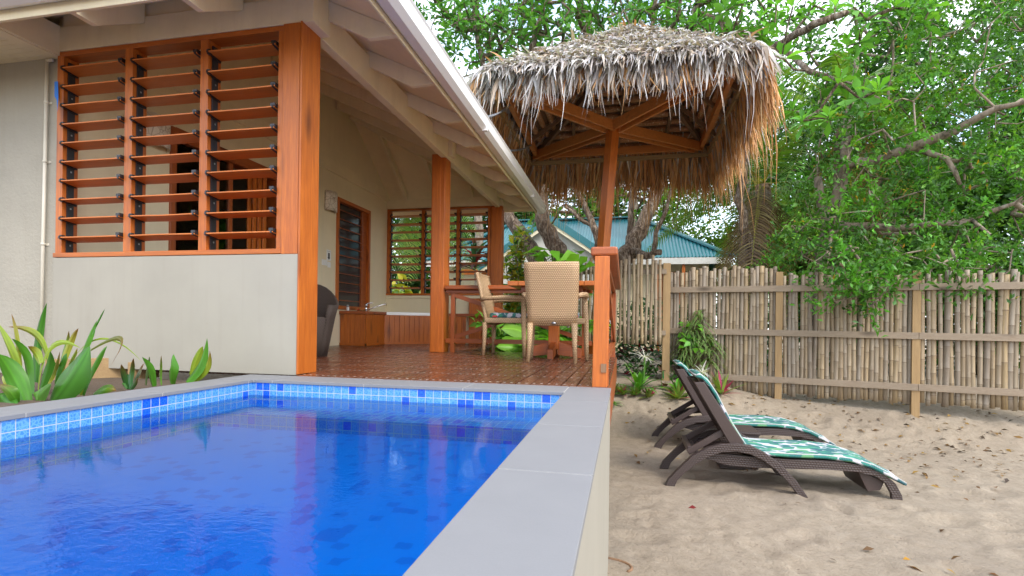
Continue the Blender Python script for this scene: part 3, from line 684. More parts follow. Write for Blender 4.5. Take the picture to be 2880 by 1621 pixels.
b = MB(); b.box(XL + .001, XL + .012, 6.72, 6.85, 1.165, 1.245); b.box(XL + .012, XL + .016, 6.77, 6.80, 1.19, 1.22)
tag(b.build('light_switch', MT['white_plastic'], bevel=.002), 'white wide switch plate on the cream wall, left of its pair', 'switch')
b = MB(); b.box(XL + .001, XL + .012, 6.865, 6.94, 1.145, 1.225); b.box(XL + .012, XL + .017, 6.89, 6.905, 1.17, 1.2)
tag(b.build('light_switch', MT['white_plastic'], bevel=.002), 'small square switch plate right under the arrow sign', 'switch')
sg = MB(); sg.box(XL + .001, XL + .005, 6.84, 6.955, 1.245, 1.40); sgn = sg.build('sign', MT['white_plastic']); tag(sgn, 'small white sign with a black down arrow on the cream wall', 'sign')
a = MB(); xx = XL + .006; a.add([(xx, 6.875, 1.355), (xx, 6.92, 1.355), (xx, 6.92, 1.29), (xx, 6.935, 1.29), (xx, 6.8975, 1.255), (xx, 6.86, 1.29), (xx, 6.875, 1.29)], [(0, 1, 2, 3, 4, 5, 6)]); a.build('arrow', MT['ink'], sgn)
tcv = bpy.data.curves.new('lettering', 'FONT'); tcv.body = 'SPA SWITCH'; tcv.size = .017; tcv.align_x = 'CENTER'; tcv.materials.append(MT['ink'])
to_ = bpy.data.objects.new('text', tcv); me_ = bpy.data.meshes.new_from_object(to_); bpy.data.objects.remove(to_); to = bpy.data.objects.new('lettering', me_); COL.objects.link(to); to.parent = sgn; to.location = (xx, 6.8975, 1.372); to.rotation_euler = (PI / 2, 0, PI / 2)
# tapestry in the room
tp = MB(); tp.box(-7.3, -6.7, 7.27, 7.285, .3, 1.75); tps = tp.build('tapestry', MT['ink']); tag(tps, 'black and white patterned cloth hanging in the dim room', 'tapestry')
b = MB()
for k in range(12): b.box(-7.28 + k * .048, -7.26 + k * .048, 7.262, 7.268, 1.45, 1.56)
for k in range(5): b.prism([(-7.25 + k * .12, 1.15 - .08 * (k % 2)), (-7.2 + k * .12, 1.3), (-7.15 + k * .12, 1.15)], 7.262, 7.268, 'y')
b.build('pattern', MT['white_plastic'], tps)

# ------------------------------------------------------------------ bathtub
tub = root('bathtub', (-3.6, 8.1, 0), 'white corner bathtub boxed in orange timber boards on the veranda', 'bathtub')
outl = [(XL + .01, 7.24), (-3.80, 7.24), (-3.80, 7.85), (-3.27, 8.44), (-2.97, 8.64), (-2.66, 8.66)]
pn = MB()
def boards(p, q, z0, z1, w=.088, th=.018):
    p = Vector((*p, 0)); q = Vector((*q, 0)); L = (q - p).length; d = (q - p) / L; n = max(1, round(L / w)); nr = Vector((d.y, -d.x, 0))
    for k in range(n):
        a = p + d * (L * k / n + .0015); e = p + d * (L * (k + 1) / n - .0015); t = th + random.uniform(0, .002)
        v = [(*(s.xy), z) for z in (z0, z1) for s in (a, e, e + nr * t, a + nr * t)]
        pn.add(v, [(0, 1, 2, 3), (4, 7, 6, 5), (0, 4, 5, 1), (1, 5, 6, 2), (2, 6, 7, 3), (3, 7, 4, 0)])
for p, q in zip(outl, outl[1:]): boards(p, q, .03, .475)
pn.build('surround', MT['cedar_z'], tub, bevel=.003)
sk_ = MB()
for p, q in zip(outl, outl[1:]):
    d_ = (Vector(q) - Vector(p)).normalized(); n_ = Vector((d_.y, -d_.x)) * .024
    sk_.bar((p[0] + n_.x, p[1] + n_.y, .018), (q[0] + n_.x, q[1] + n_.y, .018), .014, .034)
sk_.build('skirting', MT['cedar_x'], tub)
cp = MB(); cp.prism([(XL + .002, 7.20), (-3.755, 7.20), (-3.755, 7.86), (-3.95, 7.86), (-4.0, 7.62), (XL + .002, 7.62)], .477, .522, 'z'); cp.prism([(-2.97, 8.61), (-2.3, 8.61), (-2.3, 8.70), (-2.97, 8.70)], .477, .522, 'z')
cp.build('cap_board', MT['red_timber_x'], tub, bevel=.004)
t_ = MB(); o_ = [(-4.0, 7.63), (-3.95, 7.86), (-3.80, 7.87), (-3.24, 8.47), (-3.0, 8.68), (-3.0, 8.78), (XL + .01, 8.78), (XL + .01, 7.63)]
cxy = (-3.78, 8.25); i_ = [(cxy[0] + (x - cxy[0]) * .78, cxy[1] + (y - cxy[1]) * .78) for x, y in o_]; j_ = [(cxy[0] + (x - cxy[0]) * .6, cxy[1] + (y - cxy[1]) * .6) for x, y in o_]
n = len(o_); v = [(x, y, .478) for x, y in o_] + [(x, y, .528) for x, y in o_] + [(x, y, .528) for x, y in i_] + [(x, y, .12) for x, y in j_]
f = [(r * n + k, r * n + (k + 1) % n, (r + 1) * n + (k + 1) % n, (r + 1) * n + k) for r in range(3) for k in range(n)] + [tuple(range(3 * n, 4 * n))]
t_.add(v, f); t_.build('tub_shell', MT['porcelain'], tub, bevel=.008)
b = MB(); fx_, fy_ = -3.93, 7.50
b.lathe([(.026, 0), (.026, .01), (.018, .015), (.018, .085), (.024, .09), (.022, .115)], (fx_, fy_, .522), 14)
b.tube([(fx_, fy_, .636), (fx_ + .03, fy_ + .01, .65), (fx_ + .10, fy_ + .02, .655)], [.014, .010, .006], 8)
b.tube([(fx_ + .03, fy_, .55), (fx_ + .16, fy_ + .14, .62), (fx_ + .22, fy_ + .22, .65), (fx_ + .235, fy_ + .235, .63)], .009, 8)
b.build('faucet', MT['chrome'], tub)
bt = MB(); bt.lathe([(.022, 0), (.022, .055), (.02, .06)], (-4.13, 7.30, .522), 12); bo = bt.build('bottle', MT['white_plastic']); tag(bo, 'small white bottle standing on the tub ledge', 'bottle')
b = MB(); b.lathe([(.018, .061), (.018, .09), (.015, .095)], (-4.13, 7.30, .522), 12); b.build('cap', MT['steel'], bo)
fl = Leaves(); P = np.tile([-3.97, 7.34, .528], (9, 1)) + rng.normal(0, .01, (9, 3)) * [1, 1, 0]; fl.leaf(P, rdir(9, 0, .7), np.tile([0, 0, 1.], (9, 1)), .06, .03, tints(9, (.5, .01, .03), .2), .6)
fl.leaf(P[:4] + [.03, 0, 0], rdir(4, 0, .2), np.tile([0, 0, 1.], (4, 1)), .09, .035, tints(4, (.06, .2, .03), .2), .5)
tag(fl.build('flower', MT['leaf']), 'red flower lying beside the bath tap', 'flower')

# ------------------------------------------------------------------ railings
def railing(name, p0, p1, label, near_post, zb=0.):
    r = root(name, p0, label, 'railing', 'deck railings')
    p0 = Vector(p0); p1 = Vector(p1); dd = (p1 - p0).normalized(); ax = 'x' if abs(dd.x) > abs(dd.y) else 'y'
    def at(t, z): q = p0 + (p1 - p0) * t; return (q.x, q.y, z)
    m = MB(); m.bar(at(0, .789), at(1, .789), .155, .052); m.build('top_rail', MT['red_timber_' + ax], r, bevel=.012)
    m = MB(); m.bar(at(0, .742), at(1, .742), .04, .04); m.build('under_rail', MT['red_timber_' + ax], r, bevel=.003)
    m = MB(); m.bar(at(0, .145), at(1, .145), .045, .052); m.build('bottom_rail', MT['red_timber_' + ax], r, bevel=.003)
    L = (p1 - p0).length; e = .06 / L
    for t in (e + .03 / L, 1 - e - .03 / L):
        m = MB(); m.bar(at(t, zb), at(t, .722), .05, .05, (0, 1, 0) if ax == 'x' else (1, 0, 0)); m.build('baluster', MT['red_timber_z'], r, bevel=.003)
    for za, zb_ in ((.70, .19), (.19, .70)):
        m = MB(); o = Vector((dd.y, -dd.x, 0)) * (.012 if za > zb_ else -.012)
        m.bar(Vector(at(e + .05 / L, za)) + o, Vector(at(1 - e - .05 / L, zb_)) + o, .022, .05); m.build('brace', MT['red_timber_' + ax], r, bevel=.002)
    return r
railing('deck_railing', (-2.13, 6.10, 0), (-.36, 6.10, 0), 'red timber railing with crossed braces behind the dining chairs', None)
rr_ = railing('deck_railing', (-.118, 3.08, 0), (-.118, 6.10, 0), 'red timber railing along the sand side of the deck', True, -.30)
m = MB(); m.bar((-.135, 3.12, -.02), (-.128, 3.12, .76), .085, .085, (0, 1, 0)); m.box(-.105, -.086, 3.14, 3.17, -.35, .72); m.build('newel_post', CZ, rr_, bevel=.004)
m = MB(); m.box(-.128, -.096, 3.070, 3.078, .085, .135); m.build('tenon', MT['old_timber'], rr_)
# ------------------------------------------------------------------ dining table
tb = root('dining_table', (-.74, 5.66, 0), 'square red timber pedestal table behind the rattan chairs', 'table')
m = MB()
for k in range(8): m.box(-1.18 + k * .112, -1.071 + k * .112, 5.27, 6.02, .752, .80)
m.build('table_top', MT['cedar_y'], tb, bevel=.005)
m = MB(); m.box(-1.06, -.42, 5.38, 5.44, .70, .751); m.box(-1.06, -.42, 5.84, 5.90, .70, .751); m.box(-.80, -.68, 5.44, 5.84, .705, .751); m.build('apron', MT['red_timber_x'], tb, bevel=.003)
m = MB(); m.box(-.795, -.685, 5.59, 5.70, .09, .704); m.build('leg', CZ, tb, bevel=.006)
for dx, dy in ((1, 0), (-1, 0), (0, 1), (0, -1)):
    m = MB(); c0 = Vector((-.74, 5.645, 0)); a = c0 + Vector((dx, dy, 0)) * .055; e = c0 + Vector((dx, dy, 0)) * .30; sd = Vector((-dy, dx, 0)) * .03
    v = []
    for s in (-1, 1): v += [a + sd * s + Vector((0, 0, .03)), e + sd * s, e + sd * s + Vector((0, 0, .10)), a + sd * s + Vector((0, 0, .17))]
    m.add(v, [(0, 1, 2, 3), (7, 6, 5, 4), (0, 4, 5, 1), (1, 5, 6, 2), (2, 6, 7, 3), (3, 7, 4, 0)]); m.build('foot', MT['red_timber_x'], tb, bevel=.004)

# ------------------------------------------------------------------ dining chairs (local: seat faces +y)
def rattan_chair(label):
    r = root('dining_chair', (0, 0, 0), label, 'chair', 'straw rattan dining chairs', True); R_ = MT['straw_rattan']
    # back: curved panel
    rows = [(.345, -.222, .228), (.45, -.235, .235), (.60, -.262, .243), (.75, -.292, .250), (.86, -.318, .254), (.918, -.330, .254), (.93, -.322, .25)]
    n = 8; v = []
    for off in (0, .032):
        for z, y, w_ in rows:
            for k in range(n + 1):
                u = -1 + 2 * k / n; v.append((u * w_, y + off - .022 * (1 - u * u) * (.4 + .6 * (z - .3) / .6), z))
    m = MB(); nr = len(rows); w1 = n + 1; f = []
    for s in (0, 1):
        for i in range(nr - 1):
            for k in range(n): q = s * nr * w1 + i * w1 + k; f.append((q, q + 1, q + 1 + w1, q + w1))
    o2 = nr * w1
    for i in range(nr - 1): f += [(i * w1, (i + 1) * w1, o2 + (i + 1) * w1, o2 + i * w1), (i * w1 + n, (i + 1) * w1 + n, o2 + (i + 1) * w1 + n, o2 + i * w1 + n)]
    for k in range(n): f += [(k, k + 1, o2 + k + 1, o2 + k), ((nr - 1) * w1 + k, (nr - 1) * w1 + k + 1, o2 + (nr - 1) * w1 + k + 1, o2 + (nr - 1) * w1 + k)]
    m.smooth = True; m.add(v, f); m.build('backrest', R_, r)
    m = MB(); m.prism([(-.235, -.225), (.235, -.225), (.27, .25), (-.27, .25)], .365, .425, 'z'); m.build('seat', R_, r, bevel=.012)
    for s in (-1, 1):
        m = MB(); m.tube([(s * .208, -.222, .37), (s * .212, -.225, .2), (s * .222, -.235, 0)], [.030, .024, .018], 10); m.build('leg', R_, r)
        m = MB(); m.tube([(s * .262, .225, .62), (s * .272, .232, .40), (s * .278, .238, .2), (s * .285, .245, 0)], [.026, .03, .025, .018], 10); m.build('leg', R_, r)
        m = MB(); m.tube([(s * .245, -.26, .625), (s * .275, -.20, .638), (s * .29, 0, .648), (s * .282, .18, .648), (s * .262, .245, .628), (s * .258, .25, .60)], [.022, .024, .026, .027, .026, .022], 10); m.build('armrest', R_, r)
    return r
ch = rattan_chair('straw rattan armchair with its back to the pool')
m = MB(); m.smooth = True; m.lathe([(.012, -.003), (.014, .003)], (0, 0, 0), 12); bd = m.build('badge', MT['steel'], ch); bd.location = (.02, -.247, .37); bd.rotation_euler = (PI / 2, 0, 0); bd.scale = (1.5, 1, 1)
ch.location = (-.652, 5.075, 0); ch.rotation_euler = (0, 0, math.radians(-1))
ch2 = copy_tree(ch); ch2.location = (-1.30, 5.88, 0); ch2.rotation_euler = (0, 0, math.radians(-90)); ch2['label'] = 'straw rattan armchair seen from its side, facing the table'
def pad(w, d_, t, name, label, cat, loc, rz):
    m = MB(); n = 6; v = []; f = []
    pr = [(1, -.0), (1.0, .5), (.97, .85), (.85, 1)]
    ring = [(math.copysign(abs(math.cos(a)) ** .35, math.cos(a)), math.copysign(abs(math.sin(a)) ** .35, math.sin(a))) for a in [2 * PI * k / 28 for k in range(28)]]
    for s, h in pr: v += [(x * w / 2 * s, y * d_ / 2 * s, h * t) for x, y in ring]
    for i in range(3): f += [(i * 28 + k, i * 28 + (k + 1) % 28, (i + 1) * 28 + (k + 1) % 28, (i + 1) * 28 + k) for k in range(28)]
    f += [tuple(range(27, -1, -1)), tuple(range(84, 112))]
    m.smooth = True; m.add(v, f); r = root(name, loc, label, cat, 'leaf print seat cushions', True); r.rotation_euler = (0, 0, rz)
    m.build('pad', MT['leaf_print'], r)
    q = MB(); q.box(-.07 - .025, -.07 + .025, -d_ / 2 - .008, -d_ / 2 + .004, .0, .022) if False else q.box(w / 2 - .004, w / 2 + .008, -.15, -.10, .004, .022); q.build('tag', MT['red_cloth'], r); return r
pad(.44, .42, .055, 'seat_cushion', 'leaf printed cushion on the chair seen from its side', 'cushion', (-1.28, 5.88, .427), math.radians(-90))
pad(.44, .42, .055, 'seat_cushion', 'leaf printed cushion on the chair with its back to the pool', 'cushion', (-.652, 5.09, .427), math.radians(-1))
# dark wicker tub chair behind the corner post
tc_ = root('tub_chair', (-3.20, 4.78, 0), 'dark brown wicker tub chair half hidden behind the corner post', 'chair', None, True)
m = MB(); n = 26; v = []
for z0_, r_, in ((0, .235), (.2, .272), (.40, .31), (1., .345)):
    for k in range(n + 1):
        a = math.radians(-152) + math.radians(304) * k / n; t = abs(k / n - .5) * 2
        top = .76 - .24 * sst(.25, .8, t); z = z0_ if z0_ < 1 else top
        a2 = a + PI * .78; v.append((r_ * math.cos(a2), r_ * math.sin(a2), z))
f = [(i * (n + 1) + k, i * (n + 1) + k + 1, (i + 1) * (n + 1) + k + 1, (i + 1) * (n + 1) + k) for i in range(3) for k in range(n)]
m.smooth = True; m.add(v, f); o = m.build('shell', MT['dark_wicker'], tc_); o.modifiers.new('t', 'SOLIDIFY').thickness = .03
m = MB(); m.lathe([(.23, .0), (.265, .2), (.295, .38), (.28, .40)], (0, 0, .004), 26); m.build('seat', MT['dark_wicker'], tc_)

# ------------------------------------------------------------------ thatched umbrella
UK = 1.33
um = root('thatched_umbrella', (-.40, 8.0, -.44), 'square palm thatched sunshade on one leaning orange timber post', 'umbrella')
XA, XB, YA, YB, ZU = -1.29 * UK, 1.04 * UK, 4.64 * UK, 7.06 * UK, .36 + 2.185 * UK
UC = Vector((-.145 * UK, 5.86 * UK, ZU)); AP = Vector((.03 * UK, 5.86 * UK, .36 + 3.12 * UK))
m = MB(); pb_ = onY(1664, 1060, 8.05); m.bar(tuple(pb_ - np.array([0, 0, .35])), (UC.x, UC.y, ZU + .02), .140, .140, (.7, -.7, 0)); m.build('pole', CZ, um, bevel=.006)
def frame(i, z, w, h):
    m = MB(); a, b_, c_, d_ = XA + i, XB - i, YA + i, YB - i
    m.box(a, b_, d_ - w, d_, z, z + h); m.box(a, b_, c_, c_ + w, z, z + h); m.box(a, a + w, c_ + w, d_ - w, z, z + h); m.box(b_ - w, b_, c_ + w, d_ - w, z, z + h); return m
frame(0, ZU - .03, .045, .07).build('eave_batten', MT['raw_timber_x'], um, bevel=.003)
frame(.13, ZU + .045, .065, .12).build('ring_beam', MT['frame_timber'], um, bevel=.004)
for sx, sy in ((-1, 1), (1, 1), (-1, -1), (1, -1)):
    e = Vector((UC.x + sx * 1.36, UC.y + sy * 1.41, ZU + .08)); dl = (e - UC).normalized(); sd = Vector((-dl.y, dl.x, 0)) * .075
    m = MB()
    for s in (-1, 1): m.bar(UC + sd * s + Vector((0, 0, -.03)) + dl * .03, e + sd * s, .038, .14)
    m.bar(e - dl * .16 + sd, e - dl * .16 - sd, .04, .06); m.build('arm', MT['frame_timber'], um, bevel=.003)
cor = [Vector((XA, YA, ZU + .03)), Vector((XB, YA, ZU + .03)), Vector((XB, YB, ZU + .03)), Vector((XA, YB, ZU + .03))]
for c_ in cor:
    m = MB(); m.bar(c_ + (c_ - AP) * .03, AP - Vector((0, 0, .04)), .06, .10); m.build('hip_rafter', MT['old_timber'], um)
for i in range(4):
    a, b_ = cor[i], cor[(i + 1) % 4]; mid = (a + b_) / 2; sn = (AP - mid)
    for t in (.25, .5, .75):
        p = a + (b_ - a) * t; k = 1 - abs(t - .5) * 2; q = p + (AP - mid) * (k * .96)
        m = MB(); m.bar(p, q, .05, .065); m.build('rafter', MT['old_timber'], um)
# under rows of stitched fronds, an added dark sheet to block light, then strips
def face_pt(a, b_, u, t): p = a + (b_ - a) * u; return p + (AP - p) * t
lv = Leaves(); rowm = MB()
for i in range(4):
    a, b_ = cor[i], cor[(i + 1) % 4]; nrm_ = (b_ - a).cross(AP - a).normalized()
    for j in range(13):
        t = .015 + j * .072
        p, q = face_pt(a, b_, 0, t), face_pt(a, b_, 1, t); n = max(3, int(14 * (1 - t)))
        pts = [p + (q - p) * (k / n) + nrm_ * (.068 + random.uniform(-.008, .008)) + Vector((0, 0, random.uniform(-.006, .006))) for k in range(n + 1)]
        rowm.tube(pts, .048, 6)
g = G('frond_rows'); v = g.co(); nz = g.noise(g.co((30, 30, 30)), 2, 4); ti = g.math('LESS_THAN', g.noise(g.co((26, 26, 26)), 1.2, 1), .36)
g.set(g.mix(ti, g.mix(nz, (.34, .14, .06), (.62, .32, .16)), (.70, .52, .33)), .7, g.bump(nz, .6, .01))
rowm.build('frond_rows', g.m, um)
m = MB(); hh = Vector((0, 0, .115)); k6 = Vector((0, 0, .012))
m.add([c_ + hh for c_ in cor] + [AP + hh] + [c_ + hh + k6 for c_ in cor] + [AP + hh + k6], [(0, 1, 4), (1, 2, 4), (2, 3, 4), (3, 0, 4), (5, 6, 9), (6, 7, 9), (7, 8, 9), (8, 5, 9), (0, 1, 6, 5), (1, 2, 7, 6), (2, 3, 8, 7), (3, 0, 5, 8)])
m.build('thatch_light_block', MT['old_timber'], um)
grey = [(.58, .56, .57), (.44, .41, .41), (.66, .63, .62), (.26, .20, .17), (.52, .43, .36), (.36, .32, .31)]
tan = [(.66, .36, .17), (.58, .29, .11), (.74, .46, .25), (.44, .21, .08), (.70, .40, .18)]
def pick(n, pal, var=.16): return (np.array(pal)[rng.integers(0, len(pal), n)] * rng.normal(1, var, (n, 1)).clip(.5, 1.5)).clip(.01, .8)
for i in range(4):
    a, b_ = np.array(cor[i]), np.array(cor[(i + 1) % 4]); ap = np.array(AP); mid = (a + b_) / 2
    out = mid - ap; out = out / np.linalg.norm(out); along = (b_ - a) / np.linalg.norm(b_ - a); nn = np.cross(along, -out); nn = nn * np.sign(nn[2])
    flat = np.array([out[0], out[1], 0]); flat /= np.linalg.norm(flat)
    front = i == 0
    # weathered curls over the slope
    n = 6200 if front else 2400
    t = 1 - np.sqrt(rng.random(n)); t = t * .99; u = rng.random(n)
    P = (a + (b_ - a) * u[:, None]); P = P + (ap - P) * t[:, None] + nn * (.135 + .05 * rng.random((n, 1))) + rng.normal(0, .008, (n, 3))
    D = out + nn * np.abs(rng.normal(.22, .28, (n, 1))) + along * rng.normal(0, .45, (n, 1)); L = rng.uniform(.13, .31, n)
    lv.ribbon(P, D, (out * .2 - nn * .25 + np.array([0, 0, -.12])) * L[:, None] * rng.uniform(.2, .9, (n, 1)) + along * rng.normal(0, .03, (n, 1)), L, rng.uniform(.018, .042, n), along + nn * rng.normal(0, .8, (n, 1)), pick(n, grey), (.7, 1, .85, .55, .1), 0, 3.0)
    # long hanging fringe at the eave: outer grey layer, then tan layers below
    for pal, n, lo, hi, off, slop in ((grey, 900 if front else 330, .13 if front else .22, .26 if front else .38, .08, .48), (tan, 1000, .26, .42, .045, .56), (tan, 800, .22, .36, .02, .50)):
        if front and pal is tan: n = int(n * .12); lo, hi = .10, .20
        lo, hi, off = lo * UK, hi * UK, off * UK
        if i == 3: lo, hi, slop = lo * .5, hi * .62, .34
        if i == 1: lo, hi, slop = lo * .85, hi * .9, slop * .7
        u = rng.random(n) * 1.06 - .03; P = a + (b_ - a) * u[:, None] + nn * off + rng.normal(0, .012, (n, 3)) - out * rng.uniform(-.03, .06 if pal is tan else .18, (n, 1)); L = rng.uniform(lo, hi, n) * (1 + .25 * np.sin(u * 37) * np.sin(u * 11 + i))
        D = out * slop + np.array([0, 0, -1.]) * (1 - slop) * rng.uniform(.5, 1.6, (n, 1)) + along * rng.normal(0, .07 if pal is tan else .18, (n, 1)) + along * ((u - .5) * .4)[:, None]
        long_ = rng.random(n) < (.10 if i != 3 else 0); L = np.where(long_, L * 1.8, L)
        lv.ribbon(P, D, np.array([0, 0, -1.]) * L[:, None] * rng.uniform(.25, .8, (n, 1)) + along * rng.normal(0, .05, (n, 1)), L, np.where(long_, .018, rng.uniform(.03, .060, n)), along + flat * rng.normal(0, .35, (n, 1)), pick(n, pal), (.8, 1, .9, .62, .35, .08), 0, 1.2 if pal is grey else .5)
    n = 1500 if front else 350
    t = rng.uniform(0, .34, n) ** 1.0; u = rng.random(n); P = a + (b_ - a) * u[:, None]; P = P + (ap - P) * t[:, None] + nn * (.15 + .03 * rng.random((n, 1))); L = rng.uniform(.16, .34, n)
    lv.ribbon(P, out + nn * rng.uniform(.05, .35, (n, 1)) + along * rng.normal(0, .28, (n, 1)), np.array([0, 0, -1.]) * L[:, None] * rng.uniform(.25, .75, (n, 1)), L, rng.uniform(.024, .050, n), along + nn * rng.normal(0, .5, (n, 1)), pick(n, grey[:3] + grey[:2] + grey[4:5]) * (1.2 if front else 1.05), (.8, 1, .9, .62, .35, .08), 0, 1.6)
    # ridge caps
    n = 260; s = rng.random(n); hp = a + (ap - a) * s[:, None] + np.array([0, 0, .14]); hd = nrm((a - ap)[None].repeat(n, 0)); sd_ = np.cross(hd, [0, 0, 1.]); sg_ = np.sign(rng.normal(0, 1, (n, 1)))
    lv.ribbon(hp + rng.normal(0, .012, (n, 3)), sd_ * sg_ * .8 + hd * .55 + rng.normal(0, .25, (n, 3)), np.array([0, 0, -1.]) * rng.uniform(.05, .16, (n, 1)), rng.uniform(.2, .42, n), rng.uniform(.03, .065, n), hd + rng.normal(0, .2, (n, 3)), pick(n, grey + tan[:2]), (.8, 1, .8, .5, .1), 0, .8)
lv.build('thatch', MT['thatch_straw'], um)
for i in range(4):
    for t in (.12, .3, .5, .7, .88):
        m = MB()
        p = cor[i] + (AP - cor[i]) * t + Vector((0, 0, .15)); q = Vector((random.uniform(-1, 1), random.uniform(-1, 1), 1.6)).normalized()
        m.tube([p - q * .04, p + q * .065], .016, 6); m.build('ridge_peg', MT['grey_timber_x'], um)
m = MB(); m.box(XB - .08, XB + .03, YA - .04, YA + .03, ZU - .07, ZU + .08); m.build('corner_block', MT['raw_timber_x'], um, bevel=.004)
# chains from frame to the villa eave
def chain(p, q, label):
    p = Vector(p); q = Vector(q); n = int((q - p).length / .034); mm = MB(); d_ = (q - p).normalized(); s1 = d_.cross(Vector((0, 0, 1))).normalized(); s2 = d_.cross(s1)
    for k in range(n):
        c_ = p + (q - p) * ((k + .5) / n) + Vector((0, 0, -.03 * math.sin(PI * (k + .5) / n))); s = s1 if k % 2 else s2
        pts = [c_ + d_ * (.023 * math.cos(a)) + s * (.011 * math.sin(a)) for a in [2 * PI * j / 10 for j in range(11)]]
        mm.tube(pts, .0038, 5, False)
    tag(mm.build('chain', MT['steel']), label, 'chain', 'chains tying the sunshade to the eave')
chain(tuple(onX(1498.6, 405.5, XA + .17)), tuple(onX(1434, 424, XE + .12)), 'lower steel chain tying the far thatch corner to the villa eave'); chain(tuple(onX(1436, 294, XA + .17)), tuple(onX(1366, 331, XE + .12)), 'upper steel chain tying the thatch frame side to the villa eave')

# ------------------------------------------------------------------ neighbour house
nb = root('neighbour_house', (-1.5, 18.5, -.6), 'cream neighbouring house with teal corrugated roof behind the trees', 'house')
e0, e1 = onY(1195, 733, 17)[0], onY(2063, 727, 17)[0]
EZ = 2.50; r0 = onY(1455, 625, 20.3); r1 = onY(1795, 613, 20.3); RZ = (r0[2] + r1[2]) / 2
def corr(b_, p0, p1, top, pitch=.105):
    p0 = np.array(p0); p1 = np.array(p1); L = np.linalg.norm(p1 - p0); n = int(L / pitch * 4); v = []
    for i in range(n + 1):
        s = i / n; a = p0 + (p1 - p0) * s; t = np.array(top(s)); o = np.array([0, 0, .016 * math.sin(i * PI / 2)]); v += [a + o, t + o]
    b_.smooth = False; b_.add(v, [(2 * i, 2 * i + 2, 2 * i + 3, 2 * i + 1) for i in range(n)])
RX0, RX1, RY = r0[0], r1[0], 20.3
def front_top(s):
    x = e0 + (e1 - e0) * s
    if x < RX0: k = (x - e0) / (RX0 - e0)
    elif x > RX1: k = (e1 - x) / (e1 - RX1)
    else: k = 1
    return (x, 17 + (RY - 17) * k, EZ + (RZ - EZ) * k)
b = MB(); corr(b, (e0, 17, EZ), (e1, 17, EZ), front_top)
def side_top(s):
    k = 1 - abs(s - .5) * 2; return (e1 - (e1 - RX1) * k, 17 + 6.6 * s, EZ + (RZ - EZ) * k)
corr(b, (e1, 17, EZ), (e1, 23.6, EZ), side_top); corr(b, (e0, 23.6, EZ), (e0, 17, EZ), lambda s: (e0 + (RX0 - e0) * (1 - abs(s - .5) * 2), 23.6 - 6.6 * s, EZ + (RZ - EZ) * (1 - abs(s - .5) * 2)))
corr(b, (e1, 23.6, EZ), (e0, 23.6, EZ), lambda s: (lambda q: (q[0], 40.6 - q[1], q[2]))(front_top(1 - s)))
rf = b.build('roof', MT['teal_roof'], nb, fixn=False)
b = MB()
for p, q in (((RX0, RY, RZ), (RX1, RY, RZ)), ((RX1, RY, RZ), (e1, 17, EZ)), ((RX0, RY, RZ), (e0, 17, EZ))): b.bar(Vector(p) + Vector((0, 0, .03)), Vector(q) + Vector((0, 0, .03)), .34, .05)
b.build('ridge_cap', MT['teal_trim'], rf)
b = MB(); b.box(e0, e1, 16.98, 17.0, EZ - .22, EZ - .02); b.box(e1 - .02, e1, 17.0, 23.6, EZ - .22, EZ - .02); b.build('fascia', MT['grey_paint'], nb)
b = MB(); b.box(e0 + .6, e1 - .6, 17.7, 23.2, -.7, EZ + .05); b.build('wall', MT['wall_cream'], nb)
for x in (1.0, 1.75): 
    b = MB(); b.box(x, x + .09, 17.05, 17.14, -.7, EZ - .2); b.build('post', CZ, nb)
b = MB(); b.box(1.1, 1.75, 17.66, 17.70, .2, 2.1); b.build('window', CX, nb)
# front gable
ga = onY(1544, 613, 16.2); gl_ = onY(1446, 686, 16.2); gr_ = onY(1680, 703, 16.2); GY = 16.2
def onl(x): return ga[2] - (ga[2] - gr_[2]) / (gr_[0] - ga[0]) * abs(x - ga[0])
gx0, gx1 = ga[0] - 2.3, ga[0] + 2.3
b = MB(); b.prism([(gx0 + .25, -.7), (gx1 - .25, -.7), (gx1 - .25, onl(gx1 - .25) - .1), (ga[0], ga[2] - .1), (gx0 + .25, onl(gx0 + .25) - .1)], GY + .25, 19.5, 'y'); b.build('gable_wall', MT['grey_paint'], nb)
b = MB(); gback = 19.2
for x in (gx0, gx1):
    corr(b, (x, GY, onl(x)), (x, gback, onl(x)), lambda s: (ga[0], GY + (gback - GY) * s, ga[2]))
gbr = b.build('gable_roof', MT['teal_roof'], nb, fixn=False)
b = MB()
for x in (gx0, gx1): b.bar((x, GY - .02, onl(x) + .0), (ga[0], GY - .02, ga[2]), .05, .20)
b.build('barge_cap', MT['teal_trim'], gbr)
b = MB()
for x in (gx0, gx1): b.bar((x, GY, onl(x) - .16), (ga[0], GY, ga[2] - .16), .04, .13)
b.build('barge_board', MT['cream_paint'], gbr)
b = MB(); b.box(gx0 - .05, gx0 + .06, 16.5, 16.62, -.7, onl(gx0) - .1); b.box(gx0 - .6, gx0 + .3, 16.45, 16.6, 1.95, 2.12); b.build('verandah_post', CZ, nb)

